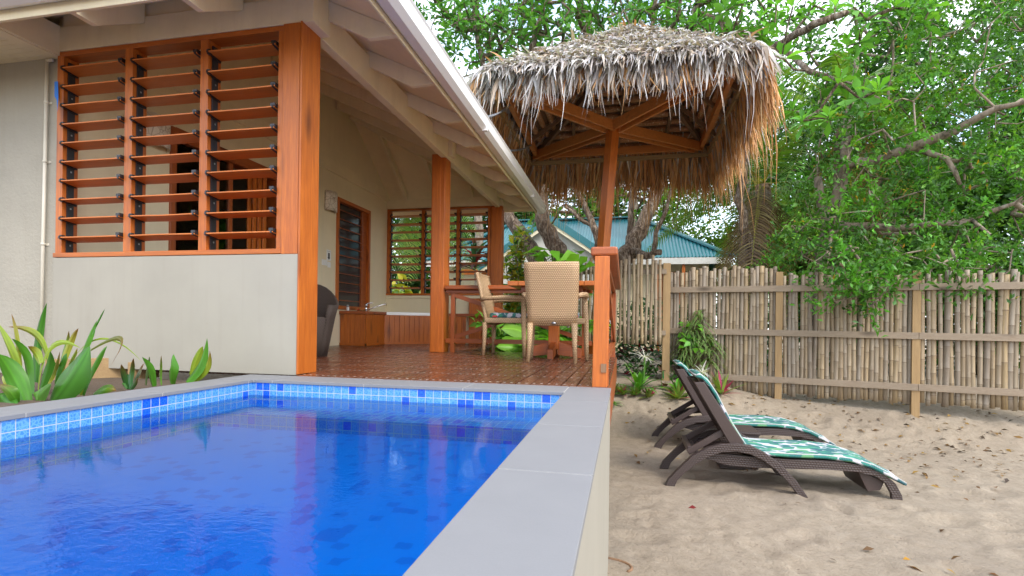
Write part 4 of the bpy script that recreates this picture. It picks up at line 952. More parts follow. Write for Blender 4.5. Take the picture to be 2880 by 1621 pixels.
# ------------------------------------------------------------------ bamboo fence and screen
FA = onz(2188, 1126, -.655); FB = onz(2574, 1151, -.655)
fd = (FB - FA); fd[2] = 0; fl_ = np.linalg.norm(fd); fd = fd / fl_; fn = np.array([fd[1], -fd[0], 0])
if fn[1] > 0: fn = -fn
def onF(x, y):
    d = ray(x, y); t = ((FA - CAM) @ fn) / (d @ fn); return CAM + d * t
def sF(x, y): p = onF(x, y); return (p - FA) @ fd, p[2]
K = 1 / .8944
s0 = sF(1672 * K, 800 * K)[0]; sE = 5.2
fence = root('bamboo_fence', (FA[0], FA[1], -.65), 'weathered bamboo pole fence with three timber rails across the sand yard', 'fence')
def cane(parent, x, y, z0, z1, r, lean=(0, 0)):
    m = MB(); pts = []; rs = []; z = z0; nxt = z0 + random.uniform(.05, .3); bend = random.uniform(-.012, .012); ph = random.uniform(0, 6)
    lv_ = [z0]; nodes = []
    while nxt < z1 - .03: nodes.append(nxt); lv_ += [nxt - .012, nxt, nxt + .012]; nxt += random.uniform(.20, .34)
    lv_ = sorted(q for q in lv_ if z0 <= q <= z1) + [z1]
    def P(z): t = (z - z0) / (z1 - z0); return (x + lean[0] * t + bend * math.sin(PI * t * 1.5 + ph), y + lean[1] * t, z)
    for q in lv_:
        pts.append(P(q)); nd = min([abs(q - k) for k in nodes] or [1]); rs.append(r * (1.10 if nd < .004 else 1) * (1 - .06 * (q - z0) / (z1 - z0)))
    m.tube(pts, rs, 9); m.mi = 1
    for k in nodes: m.tube([P(k - .003), P(k + .003)], r * 1.115, 9, False)
    return m.build('bamboo_pole', [MT['bamboo'], MT['bamboo_ring']], parent, fixn=False)
segs = [(s0, 0, lambda s: (np.interp(s, [s0, -.9, 0], [sF(1680 * K, 681 * K)[1], sF(1800 * K, 676 * K)[1], sF(1940 * K, 668 * K)[1]])), lambda s: np.interp(s, [s0, -.9, 0], [-.30, -.50, -.62]), 28),
        (0, fl_, lambda s: np.interp(s, [0, fl_], [sF(1970 * K, 690 * K)[1], sF(2290 * K, 692 * K)[1]]), lambda s: np.interp(s, [0, fl_], [-.575, -.60]), 29),
        (fl_, 2 * fl_, lambda s: np.interp(s, [fl_, 2 * fl_], [sF(2320 * K, 688 * K)[1], sF(2560 * K, 682 * K)[1]]), lambda s: -.595, 26)]
for a, e, tp_, bt_, n in segs:
    for k in range(n):
        s = a + .055 + (e - a - .085) * (k + .5 + random.uniform(-.16, .16)) / n; p = FA + fd * s - fn * .045
        cane(fence, p[0], p[1], bt_(s) + random.uniform(-.02, .03), tp_(s) + random.uniform(-.05, .045), random.uniform(.025, .038), (random.uniform(-.022, .022), 0))
for y0, y1 in ((730, 719), (832, 851), (941, 989)):
    z0_, z1_ = sF(1675 * K, y0 * K)[1], sF(2576 * K, y1 * K)[1]; sa, sb = sF(1675 * K, y0 * K)[0], sF(2576 * K, y1 * K)[0]
    zz = lambda s: z0_ + (z1_ - z0_) * (s - sa) / (sb - sa)
    st_ = s0 + (.0 if y0 < 900 else .75)
    for s_, t_2 in ((st_, fl_ + .02), (fl_ + .024, 2 * fl_)):
        m = MB(); m.bar(FA + fd * s_ + fn * .012 + [0, 0, zz(s_) + .655], FA + fd * t_2 + fn * .012 + [0, 0, zz(t_2) + .655], .032, .085); m.build('rail', MT['grey_timber_x'], fence, bevel=.003)
for s, zt in ((s0 + .01, 1.02), (0, 1.13), (fl_, 1.10), (2 * fl_ - .02, 1.10)):
    p = FA + fd * s - fn * .03; m = MB(); q0 = p - fd * .055; q1 = p + fd * .055
    m.bar((p[0], p[1], -.95), (p[0], p[1], zt), .088, .09, tuple(fn)); m.build('post', MT['raw_timber_z'], fence, bevel=.003)
scr = root('bamboo_screen', (-.1, 7.9, -.4), 'short raised bamboo screen standing left of the long fence', 'fence')
for k in range(22):
    x = -.82 + k * .0632 + random.uniform(-.006, .006)
    cane(scr, x, 7.92, .075 + random.uniform(0, .015) if x > -.2 else .1, 1.36 + random.uniform(-.05, .06) - (.05 if x < 0 else 0), random.uniform(.020, .029), (random.uniform(-.012, .012), 0))
for z in (.22, 1.12):
    m = MB(); m.box(-.86, .60, 7.955, 7.985, z, z + .07); m.build('rail', MT['grey_timber_x'], scr)
m = MB(); m.box(.555, .66, 7.99, 8.09, -.9, 1.28); m.build('post', MT['raw_timber_z'], scr, bevel=.003)
m = MB(); m.box(-.86, -.76, 7.99, 8.09, -.9, 1.2); m.build('post', MT['raw_timber_z'], scr, bevel=.003)

# ------------------------------------------------------------------ sun loungers and side table
lg = root('sun_lounger', (1.2, 4.93, -1), 'brown resin sun lounger nearest the camera, leaf print pad', 'lounger', 'sun loungers on the sand')
BR = MT['brown_rattan']
AO = [(.35, -1.01), (.38, -.94), (.46, -.85), (.57, -.73), (.69, -.655), (.80, -.615), (.92, -.602), (1.04, -.618), (1.14, -.667), (1.26, -.752), (1.38, -.88), (1.46, -1.0), (1.50, -1.05)]
AI = [(.43, -1.01), (.455, -.945), (.52, -.87), (.60, -.80), (.69, -.735), (.80, -.686), (.92, -.670), (1.03, -.687), (1.12, -.727), (1.22, -.80), (1.31, -.89), (1.385, -.99), (1.425, -1.05)]
RU = [(.70, -.700), (1.0, -.716), (1.35, -.72), (1.53, -.712), (1.71, -.712), (1.88, -.735), (2.03, -.79), (2.11, -.86), (2.155, -.95), (2.172, -1.05)]
RL = [(.66, -.75), (.84, -.80), (1.05, -.81), (1.33, -.80), (1.62, -.785), (1.84, -.79), (1.97, -.815), (2.04, -.865), (2.08, -.945), (2.095, -1.05)]
for y in (4.605, 5.20):
    m = MB(); m.strip(AO, AI, y, y + .058); m.build('leg', BR, lg, bevel=.006)
    m = MB(); yy = y + .062 if y < 5 else y - .044; m.strip(RU, RL, yy, yy + .04); m.build('side_rail', BR, lg, bevel=.005)
    m = MB(); yb = y + .03 if y < 5 else y - .022; m.prism([(.585, -.115), (.665, -.11), (.985, -.60), (.955, -.655), (.895, -.655), (.63, -.20)], yb, yb + .05, 'y'); m.build('back_frame', MT['brown_resin'], lg, bevel=.006)
    m = MB(); ybr = y + .085 if y < 5 else y - .05; m.bar((.545, ybr, -.715), (.825, ybr, -.53), .03, .05); m.build('brace', MT['brown_resin'], lg, bevel=.004)
m = MB(); m.strip([(x, z - .012) for x, z in RU[1:7]], [(x, z - .035) for x, z in RU[1:7]], 4.71, 5.15); m.build('seat', BR, lg)
m = MB(); m.prism([(.615, -.125), (.650, -.125), (.965, -.63), (.93, -.63)], 4.686, 5.177, 'y'); m.build('back_panel', BR, lg)
m = MB(); m.bar((.56, 4.69, -.69), (.56, 5.15, -.69), .035, .05); m.bar((.62, 4.69, -.735), (.62, 5.15, -.735), .03, .06); m.build('cross_bar', MT['brown_resin'], lg, bevel=.004)
m = MB(); m.prism([(1.86, -.80), (1.90, -.80), (2.05, -.86), (2.02, -.93), (1.93, -.95)], 4.71, 5.15, 'y'); m.build('front_brace', MT['brown_resin'], lg, bevel=.004)
lg2 = copy_tree(lg); lg2.location = (1.2 - .022, 4.93 + 1.34, -1); lg2['label'] = 'brown resin sun lounger farther back, behind the side table'
def lcush(label, loc):
    r = root('lounger_cushion', (1.2, 4.93, -.7), label, 'cushion', 'leaf print lounger cushions')
    T = [(.60, -.052), (.632, -.038), (.70, -.09), (.77, -.19), (.82, -.29), (.88, -.41), (.965, -.55), (1.03, -.645), (1.12, -.664), (1.35, -.666), (1.60, -.660), (1.80, -.674), (1.95, -.715), (2.07, -.775), (2.18, -.848)]
    B = [(.60, -.075), (.662, -.098), (.70, -.150), (.752, -.23), (.80, -.33), (.855, -.43), (.93, -.565), (1.00, -.680), (1.10, -.704), (1.35, -.708), (1.60, -.702), (1.79, -.716), (1.94, -.758), (2.06, -.818), (2.17, -.872)]
    n = len(T); ys_ = [4.648, 4.664, 4.70, 4.80, 4.92, 5.04, 5.14, 5.18, 5.196]; v = []; f = []
    for j, y in enumerate(ys_):
        k = [.30, .8, 1., 1.06, 1.08, 1.06, 1., .8, .30][j]
        for (x, z), (x2, z2_) in zip(T, B):
            mx_, mz = (x + x2) / 2, (z + z2_) / 2; w = .010 * math.sin(x * 23 + y * 9) * (k > .9)
            v.append((mx_ + (x - mx_) * k, y, mz + (z - mz) * k + w))
        for (x, z), (x2, z2_) in zip(T, B):
            mx_, mz = (x + x2) / 2, (z + z2_) / 2; v.append((mx_ + (x2 - mx_) * min(k, 1), y, mz + (z2_ - mz) * min(k, 1)))
    for j in range(len(ys_) - 1):
        o1, o2 = j * 2 * n, (j + 1) * 2 * n
        for i in range(n - 1): f += [(o1 + i, o2 + i, o2 + i + 1, o1 + i + 1), (o1 + n + i, o1 + n + i + 1, o2 + n + i + 1, o2 + n + i)]
        f += [(o1, o1 + n, o2 + n, o2), (o1 + n - 1, o2 + n - 1, o2 + 2 * n - 1, o1 + 2 * n - 1)]
    e_ = (len(ys_) - 1) * 2 * n
    for i in range(n - 1): f += [(i, i + 1, n + i + 1, n + i), (e_ + i, e_ + n + i, e_ + n + i + 1, e_ + i + 1)]
    m = MB(); m.smooth = True; m.add(v, f); m.build('pad', MT['leaf_print'], r)
    m = MB()
    for y in (4.657, 5.187): m.tube([((x * .78 + x2 * .22), y, z * .78 + z2_ * .22 + .004) for (x, z), (x2, z2_) in zip(T, B)], .0045, 6)
    m.tube([(.60, 4.657, -.056), (.60, 5.187, -.056)], .0058, 6); m.build('piping', MT['white_piping'], r)
    r.location = loc; return r
lcush('palm leaf printed cushion on the lounger nearest the camera', (1.2, 4.93, -.7)); lcush('palm leaf printed cushion on the lounger behind the side table', (1.178, 6.27, -.7))
st = root('side_table', (1.09, 5.53, -1), 'small square brown woven side table between the loungers', 'table')
m = MB(); m.box(.905, 1.277, 5.34, 5.72, -.672, -.640); m.build('table_top', BR, st, bevel=.006)
m = MB(); m.box(.915, 1.267, 5.35, 5.71, -1.0, -.674); m.build('body', BR, st, bevel=.004)

# ------------------------------------------------------------------ leaf litter
lp = Leaves(); lp.leaf(np.zeros((1, 3)), np.array([[1., 0, .05]]), np.array([[0, 0, 1.]]), .075, .034, np.array([[.14, .07, .03]]), .5, .12)
protos = []
def gz(x, y): return ground(x, y) + .018 * mn.noise((x * 1.2, y * 1.2, 0)) + .009 * mn.noise((x * 4, y * 4, 3))
for col in ((.16, .085, .035), (.10, .05, .025), (.26, .15, .05), (.20, .09, .03), (.07, .045, .03), (.36, .22, .05)):
    q = Leaves(); q.leaf(np.array([[-.03, 0, .008]]), np.array([[1., 0, .04]]), np.array([[0, 0, 1.]]), .07, .032, np.array([col]), .5, .15)
    o = q.build('fallen_leaf', MT['leaf']); protos.append(o)
GRP = 'fallen leaves on the sand'
spots = []
while len(spots) < 540:
    x = random.uniform(.0, 5.3); y = random.uniform(3.0, 8.3)
    if random.random() > (.10 + .9 * sst(4.2, 7.2, y)) * (.55 + .45 * sst(.5, 2.5, x)): continue
    if .3 < x < 2.2 and (4.5 < y < 5.3 or 5.9 < y < 6.6) and random.random() < .8: continue
    spots.append((x, y))
spots.sort(key=lambda s: s[1]); far = spots[150:]
for i, (x, y) in enumerate(spots[:150]):
    o = protos[i] if i < 6 else random.choice(protos).copy()
    if i >= 6: COL.objects.link(o)
    s = random.uniform(.6, 1.25); o.location = (x, y, gz(x, y) + .012); o.rotation_euler = (random.uniform(-.4, .4), random.uniform(-.3, .3), random.uniform(0, 6.3)); o.scale = (s, s, s)
    tag(o, 'small dry brown leaf fallen on the sand', 'leaf', GRP)
n = len(far); P = np.array([(x, y, gz(x, y) + .012) for x, y in far]); q = Leaves()
q.leaf(P, rdir(n, -.15, .3), nrm(np.array([0, 0, 1.]) + rng.normal(0, .35, (n, 3))), rng.uniform(.05, .10, n), rng.uniform(.022, .04, n), pick(n, [(.16, .085, .035), (.10, .05, .025), (.26, .15, .05), (.07, .045, .03), (.34, .20, .05)]), .5, .2)
tag(q.build('leaf_litter', MT['leaf']), 'brown leaf litter scattered along the foot of the fence', 'leaf litter', kind='stuff')
for px_, py_, col, lab, L in ((1951, 1436, (.20, .012, .015), 'curled dark red leaf lying alone on the sand', .085), (2554, 1582, (.50, .25, .02), 'yellow orange leaf lying on the sand nearest the camera', .06)):
    p = onG(px_, py_); q = Leaves(); q.leaf(np.array([[-L / 2, 0, .012]]), np.array([[1., .2, .1]]), np.array([[0, -.3, 1.]]), L, L * .6, np.array([col]), .5, .2); o = q.build('fallen_leaf', MT['leaf']); o.location = p; tag(o, lab, 'leaf')
m = MB(); p = onG(1716, 1590); m.tube([(p[0] - .05 + .17 * math.sin(a), p[1] - .02 + .10 * math.cos(a), p[2] + .004) for a in [k * .3 for k in range(8)]], .009, 8); tag(m.build('hose', MT['old_timber']), 'thin brown hose lying on the sand by the pool wall', 'hose')

# ------------------------------------------------------------------ planter beside the pool
b = MB(); b.box(-8, XO0 - .004, -6, Y1 + .02, -.9, -.075); tag(b.build('planter_soil', MT['soil']), 'dark soil of the planting bed along the villa wall', kind='structure')
pa, pb = onz(262, 1066, -.06), onz(355, 1050, -.06)
b = MB(); b.bar((pa[0] - .35, pa[1] - .05, -.01), (pb[0] + .22, pb[1] + .03, -.01), .05, .16); b.bar((pb[0] + .25, pb[1] + .03, -.02), (pb[0] + .26, Y1 - .02, -.02), .05, .13); tag(b.build('sleeper', MT['raw_timber_x'], bevel=.004), 'pale timber edging board behind the strap leaf plants', 'edging')
def zc(x, y): return x / 4.155, 840 + y / 4.155
def strap_plant(label, leaves, name='strap_leaf_lily', group=None):
    """leaves: (base, mid or None, tip, plane, width, tint, tip tint)"""
    q = Leaves(); P0 = None
    for base, mid_, tip, Y, w, c, tc2 in leaves:
        p = onY(*zc(*base), Y); e = onY(*zc(*tip), Y - random.uniform(-.05, .08)); 
        md = onY(*zc(*mid_), Y + random.uniform(-.05, .05)) if mid_ else (p + e) / 2 + np.array([0, 0, .04]) * np.linalg.norm(e - p)
        if P0 is None: P0 = p
        D = (4 * md - 3 * p - e); B = e - p - D; ax_ = e - p
        sd = np.cross(nrm(ax_), np.array([random.uniform(-.35, .35), -1, random.uniform(.1, .5)])); L = np.linalg.norm(D)
        q.ribbon(p[None], D[None], B[None], L, w, sd[None], np.array([c]), (.55, .72, .85, .95, 1, .98, .92, .80, .62, .38, .03), .17, 0, tc2, 11)
    o = q.build(name, MT['glossy_leaf'], None, True); return tag(o, label, 'plant', group)
gA, gB, gY, gYY = (.075, .24, .020), (.05, .18, .018), (.26, .36, .035), (.34, .38, .05)
bn = (.20, .07, .02)
strap_plant('large clump of broad green strap leaves with browned tips by the pool', [
    ((600, 1210), (820, 900), (1050, 560), 2.18, .185, gB, None), ((300, 1230), (150, 900), (-20, 650), 2.15, .10, gA, None), ((420, 980), (440, 480), (545, 55), 2.4, .05, gB, None),
    ((270, 960), (120, 620), (-30, 280), 2.3, .062, gY, None), ((250, 950), (190, 500), (135, 180), 2.3, .036, gYY, bn), ((350, 1120), (290, 720), (140, 470), 2.28, .085, gA, None),
    ((440, 1060), (590, 560), (940, 580), 2.3, .045, gY, None), ((700, 900), (790, 560), (915, 350), 2.4, .05, gYY, bn), ((860, 900), (1000, 520), (1130, 260), 2.42, .075, gA, None), ((1080, 420), (1150, 250), (1225, 125), 2.42, .02, gB, None),
    ((960, 1120), (1090, 780), (1250, 555), 2.25, .065, gA, None), ((560, 760), (420, 430), (100, 330), 2.42, .045, gY, bn), ((700, 800), (760, 560), (805, 380), 2.42, .04, gA, bn), ((1060, 600), (1400, 470), (1300, 780), 2.4, .03, (.14, .16, .03), (.30, .07, .02)),
    ((900, 640), (1240, 470), (1660, 740), 2.45, .012, gY, None), ((470, 760), (420, 640), (330, 560), 2.3, .05, gY, bn), ((200, 1240), (120, 1090), (-20, 1000), 2.1, .06, gA, bn), ((160, 1250), (60, 1180), (-20, 1120), 2.05, .07, gB, None),
    ((930, 1130), (1000, 900), (1060, 840), 2.2, .045, gYY, bn), ((480, 1050), (560, 800), (590, 620), 2.3, .06, gB, None), ((520, 1060), (620, 850), (700, 620), 2.35, .05, gYY, bn), ((650, 900), (600, 780), (560, 700), 2.4, .05, gB, None), ((40, 900), (90, 1000), (150, 1110), 2.2, .04, gYY, None),
    ((420, 1190), (460, 1120), (600, 1000), 2.15, .09, (.10, .25, .04), None), ((1090, 1115), (1230, 1050), (1360, 1075), 2.3, .05, gA, bn), ((640, 1000), (700, 760), (780, 640), 2.38, .07, gB, None), ((800, 780), (860, 660), (905, 580), 2.45, .035, gY, bn)])
strap_plant('small spiky dark green plant at the corner of the planting bed', [((1490, 1060), (1440, 900), (1418, 770), 2.55, .035, (.03, .12, .03), bn), ((1520, 1060), (1530, 860), (1560, 700), 2.58, .04, (.03, .13, .03), bn), ((1560, 1040), (1610, 880), (1685, 755), 2.6, .03, (.06, .10, .06), bn), ((1530, 1055), (1570, 990), (1610, 930), 2.5, .035, (.03, .12, .03), bn), ((1480, 1050), (1450, 1010), (1425, 990), 2.5, .02, gB, None), ((1540, 1050), (1500, 960), (1490, 880), 2.62, .035, (.03, .12, .03), None)])
strap_plant('group of upright broad green leaves growing behind the pool corner', [((1790, 1030), (1740, 840), (1662, 685), 2.62, .075, gA, None), ((1880, 1010), (1870, 830), (1885, 665), 2.68, .032, (.14, .32, .04), bn), ((2000, 1000), (2000, 820), (2028, 650), 2.66, .105, gA, None), ((2180, 975), (2330, 780), (2420, 465), 2.66, .085, gA, None), ((2260, 960), (2400, 800), (2452, 610), 2.72, .07, gY, bn), ((2230, 900), (2300, 700), (2370, 560), 2.75, .05, gY, None), ((1700, 1010), (1720, 800), (1750, 680), 2.7, .03, (.10, .16, .06), None)])

# ------------------------------------------------------------------ yard plants
def za(x, y): return 1680 + x / 5.152, 860 + y / 5.152
Z1 = np.array([0, 0, 1.])
def rosette(name, label, px_, n, L, W, pal, mat='glossy_leaf', zlo=.1, zhi=1.2, droop=.5, base=None, tipc=None, group=None, cat='plant', fold=.15):
    p = onG(*px_) if base is None else np.array(base); q = Leaves(); a = rng.uniform(0, 2 * PI, n); el_ = rng.uniform(zlo, zhi, n)
    D = np.stack([np.cos(a) * np.cos(el_), np.sin(a) * np.cos(el_), np.sin(el_)], 1); LL = rng.uniform(.65, 1, n) * L
    q.ribbon(np.tile(p, (n, 1)) + D * .015, D, -Z1 * (LL * droop * rng.uniform(.4, 1, n))[:, None], LL, W * rng.uniform(.8, 1.1, n), np.stack([-np.sin(a), np.cos(a), 0 * a], 1), pick(n, pal), (.4, .8, 1, .95, .7, .35, .03), fold, 0, tipc)
    return tag(q.build(name, MT[mat], None, True), label, cat, group)
LG = [(.09, .30, .02), (.13, .36, .025), (.07, .24, .02)]
rosette('spider_lily', 'bright green spider lily in the middle of the bed by the deck', za(590, 1240), 20, .58, .065, LG, zlo=.5, zhi=1.45, droop=.55)
rosette('spider_lily', 'bright green spider lily arching beside the lounger back', za(1165, 1270), 14, .58, .065, LG, zlo=.3, zhi=1.3, droop=.6)
RH = [(.20, .30, .05), (.14, .30, .05), (.22, .33, .06), (.36, .03, .09), (.20, .24, .06)]
for px_, lab, L in (((230, 1290), 'pink and green rhoeo plant at the foot of the deck post', .19), ((370, 1300), 'small pink rhoeo plant second from the deck post', .13), ((740, 1340), 'pink rhoeo plant in front of the spider lily', .14), ((1170, 1355), 'pink and green rhoeo plant left of the lounger backs', .22), ((1800, 1290), 'large green and pink rhoeo plant right of the lounger backs', .30), ((560, 1310), 'low reddish rhoeo plant under the spider lily', .12)):
    rosette('rhoeo', lab, za(*px_), 34, L * 1.35, .045, RH, zlo=.1, zhi=1.4, droop=.15, group='rhoeo plants in the bed')
rosette('spider_lily', 'dark narrow leaved lily at the right end of the bed', za(1990, 1190), 16, .32, .022, [(.03, .10, .03), (.04, .13, .03)], droop=.7)
rosette('spider_lily', 'short green leaves at the corner of the pool coping', za(225, 1430), 6, .16, .03, LG, zlo=.1, zhi=.6)
def heart_plant(name, label, px_, n, spread, hgt, L, pal, mat='leaf', base=None):
    p = onG(*px_) if base is None else np.array(base); q = Leaves(); P = p + rng.normal(0, 1, (n, 3)) * [spread, spread, 0] + Z1 * rng.uniform(.1, 1, (n, 1)) * hgt
    D = rdir(n, -.7, .2); q.leaf(P, D, nrm(Z1 * .8 + rng.normal(0, .4, (n, 3)) + np.array([0, -.5, 0])), L * rng.uniform(.7, 1.15, n), L * .72 * rng.uniform(.8, 1.1, n), pick(n, pal), .33, .15)
    m_ = P - np.array([0, 0, 0]); st_ = np.tile(p, (n, 1)); q.ribbon(st_, P - st_, np.zeros((n, 3)), np.linalg.norm(P - st_, axis=1), .006, np.tile([1., 0, 0], (n, 1)), np.array([.10, .20, .05]), (1, 1, .8))
    return tag(q.build(name, MT[mat]), label, 'plant')
heart_plant('arrowhead_vine', 'pale green heart leaved plant under the white spider flower', za(650, 1030), 46, .16, .30, .11, [(.12, .30, .07), (.20, .38, .14), (.09, .24, .05)])
heart_plant('elephant_ear', 'dark green elephant ear with big round leaves by the lounger', za(1090, 1080), 5, .13, .42, .24, [(.025, .14, .045), (.03, .17, .05)])
heart_plant('caladium', 'brown purple heart leaf on a thin stem before the fence post', za(925, 1190), 2, .02, .50, .20, [(.09, .045, .025)])
heart_plant('vine', 'bright lime leaves climbing in front of the bamboo fence', za(1400, 700), 22, .12, .40, .12, [(.16, .44, .03), (.11, .36, .03)], base=onF(1951, 985) + fn * .25)
def spiderflower(label, px_, Y, hgt):
    p = onY(*px_, Y); q = Leaves(); n = 34; D = rdir(n, -.3, 1); q.ribbon(np.tile(p, (n, 1)), D, rng.normal(0, .05, (n, 3)) - Z1 * .03, rng.uniform(.08, .15, n), .009, rdir(n), np.array([.80, .80, .76]), (.7, 1, .8, .3), 0, 0)
    q.ribbon(np.array([p - Z1 * hgt]), np.array([Z1]), np.zeros((1, 3)), hgt, .018, np.array([[1., 0, 0]]), np.array([.14, .30, .06]), (1, 1, 1)); tag(q.build('spider_flower', MT['leaf']), label, 'flower', 'white spider lily flowers')
spiderflower('white spidery flower on a stem above the heart leaved plant', za(685, 745), 7.3, .33); spiderflower('white spidery flower peeking above the nearer lounger cushion', za(1515, 965), 7.2, .30)
# variegated dragon plant
vp = root('variegated_dracaena', onG(*za(1400, 1100)), 'tall striped cream and green dracaena in front of the fence', 'plant')
q = Leaves(); m = MB(); base = WL[vp.name]
for dx, dy, h_, nn_ in ((-.14, .1, .60, 110), (-.04, .05, .85, 120), (.20, 0, .62, 120), (.08, .1, 1.0, 90)):
    tp_ = base + [dx, dy, h_]; m.tube([base + [dx * .2, dy, -.1], base + [dx * .8, dy, h_ * .5], tp_], [.012, .010, .008], 6)
    a = rng.uniform(0, 6.28, nn_); e_ = rng.uniform(-.2, 1.3, nn_); D = np.stack([np.cos(a) * np.cos(e_), np.sin(a) * np.cos(e_), np.sin(e_)], 1); P = tp_ - Z1 * rng.uniform(0, .40, (nn_, 1)); L = rng.uniform(.22, .38, nn_)
    for w_, c_, o_2 in ((.026, (.40, .44, .19), 0), (.013, (.06, .22, .035), .0015)):
        q.ribbon(P + D * 0 + np.array([0, -o_2, o_2]), D, -Z1 * (L * .8)[:, None], L, w_, np.stack([-np.sin(a), np.cos(a), 0 * a], 1), np.array(c_), (.7, 1, .9, .6, .1), 0)
m.build('stem', MT['smooth_bark'], vp); q.build('foliage', MT['leaf'], vp)
# understorey shade plants behind the screen
def patch(name, label, n, box, L, W, pal, kind=None, mat='leaf'):
    lo, hi = np.array(box[0]), np.array(box[1]); P = rng.uniform(lo, hi, (n, 3)); q = Leaves(); q.leaf(P, rdir(n, -.6, .8), nrm(Z1 + rng.normal(0, .6, (n, 3)) + [0, -.4, 0]), rng.uniform(.7, 1.2, n) * L, W, pick(n, pal, .3), .45, .15)
    return tag(q.build(name, MT[mat]), label, 'plants', kind=kind)
patch('shade_plants', 'dark shade plants with small red leaves under the raised screen', 700, ((-.9, 8.3, -.45), (1.0, 9.0, .25)), .15, .045, [(.012, .035, .015), (.02, .06, .02), (.03, .09, .02), (.12, .012, .02)], 'stuff')
def fern(name, label, base, n, L, pal, zlo=.2, zhi=1.2):
    base = np.array(base, float); q = Leaves(); k = 16
    for j in range(n):
        a = rng.uniform(0, 6.28); e_ = rng.uniform(zlo, zhi); D = np.array([math.cos(a) * math.cos(e_), math.sin(a) * math.cos(e_), math.sin(e_)]); LL = L * rng.uniform(.7, 1.1); B = -Z1 * LL * .5; s = np.linspace(.12, 1, k)[:, None]
        C = base + D * LL * s + B * s * s; tg = nrm(D * LL + 2 * B * s); sd = nrm(np.cross(tg, Z1)); ll = LL * .30 * np.sin(np.clip(s * 1.05, 0, 1) ** .7 * PI * .93)[:, 0] + .01; c_ = pick(1, pal)[0]
        for g_ in (-1, 1): q.leaf(C, sd * g_ + tg * .35, np.tile(Z1, (k, 1)), ll, np.maximum(.012, ll * .28), np.tile(c_, (k, 1)) * rng.uniform(.85, 1.15, (k, 1)), .4, .05)
        q.ribbon(base[None], D[None], B[None], LL, .006, np.cross(D, Z1)[None], np.array([.10, .12, .03]), (1, .8, .5, .2))
    return tag(q.build(name, MT['leaf']), label, 'plant', 'ferns behind the deck')
FG = [(.20, .50, .04), (.15, .44, .04), (.24, .54, .07)]
for (px_, Y), lab, n_, L in (((( 1560, 965), 7.2), 'bright green fern behind the table pedestal', 26, .55), (((1490, 985), 6.9), 'bright green fern low at the deck edge left of the table', 18, .40), (((1640, 830), 7.3), 'light green fern standing high beside the sunshade post', 16, .42), (((1655, 930), 7.0), 'bright green fern beside the foot of the sunshade post', 20, .45), (((1600, 985), 6.8), 'bright green fern low at the deck edge right of the table', 18, .38)):
    fern('fern', lab, onY(*px_, Y), n_, L, FG)
def bigleaf(label, items, name='broad_leaf_plant'):
    q = Leaves()
    for p, e, w_, c_ in items:
        p = np.array(p); e = np.array(e); D = (e - p) * 1.2 + Z1 * .35 * np.linalg.norm(e - p); B = (e - p) - D
        q.ribbon(p[None], D[None], B[None], np.linalg.norm(D), w_, np.cross(nrm(e - p), nrm(np.array([.0, -.8, .6])))[None], np.array([c_]), (.1, .5, .8, .97, 1, .95, .8, .55, .04), .12, 0, None, 11)
    return tag(q.build(name, MT['glossy_leaf'], None, True), label, 'plant')
bigleaf('very large green paddle leaves leaning over the deck edge', [(onY(1530, 990, 7.4), onY(1405, 962, 7.0), .30, (.15, .36, .03)), (onY(1520, 960, 7.5), onY(1410, 925, 7.1), .24, (.24, .50, .06)), (onY(1500, 1000, 7.0), onY(1395, 975, 6.8), .16, (.22, .52, .05)), (onY(1535, 985, 7.5), onY(1590, 900, 7.6), .22, (.18, .42, .04))])
heart_plant('pothos', 'large lime heart leaves showing above the chair back', (0, 0), 40, .24, .26, .26, [(.20, .50, .03), (.25, .55, .05), (.15, .42, .03)], base=onY(1556, 760, 7.6))
def shrub(name, label, base, top, rad, n, L, W, pal, stems=6, cat='shrub', wide=.5, mat='glossy_leaf', group=None):
    r = root(name, base, label, cat, group); base = np.array(base, float); m = MB(); q = Leaves(); per = n // stems
    for k in range(stems):
        t_ = base + (np.array(top) - base) * rng.uniform(.45, 1.0) + rng.normal(0, rad * .55, 3) * [1, 1, .1]; md = (base + t_) / 2 + rng.normal(0, rad * .25, 3) * [1, 1, 0]
        m.tube([base + rng.normal(0, .05, 3) * [1, 1, 0], md, t_], [.018, .014, .007], 6)
        s = rng.uniform(.25, 1.05, per)[:, None]; P = np.where(s < .5, base + (md - base) * s * 2, md + (t_ - md) * (s - .5) * 2) + rng.normal(0, rad * .10, (per, 3)); D = nrm(rdir(per, -.4, .9)); q.leaf(P, D, nrm(Z1 + rng.normal(0, .5, (per, 3)) + [0, -.3, 0]), rng.uniform(.7, 1.15, per) * L, W, pick(per, pal, .22), wide, .15)
    m.build('stem', MT['smooth_bark'], r); q.build('foliage', MT[mat], r); return r
CR = [(.34, .34, .03), (.16, .30, .03), (.42, .36, .03), (.07, .20, .03), (.24, .38, .05)]
shrub('croton', 'tall yellow and green croton shrub beside the veranda corner post', (-2.0, 9.9, -.45), (-1.95, 9.75, 2.2), .30, 1500, .20, .075, CR, 18)
shrub('croton', 'lower variegated croton shrub behind the dining chairs', (-1.35, 8.6, -.45), (-1.28, 8.5, 1.05), .36, 800, .24, .085, [(.05, .17, .03), (.30, .34, .04), (.07, .22, .04), (.14, .28, .04)], 9)
shrub('green_bush', 'fresh green bush behind the deck railing', (-1.55, 7.9, -.45), (-1.5, 7.8, .45), .40, 800, .20, .08, [(.13, .36, .03), (.09, .28, .03), (.20, .40, .05)], 9)
co_ = root('cordyline', (-3.0, 12.5, -.5), 'cordyline with red and dark green leaves behind the louvres', 'plant'); q = Leaves(); n = 60
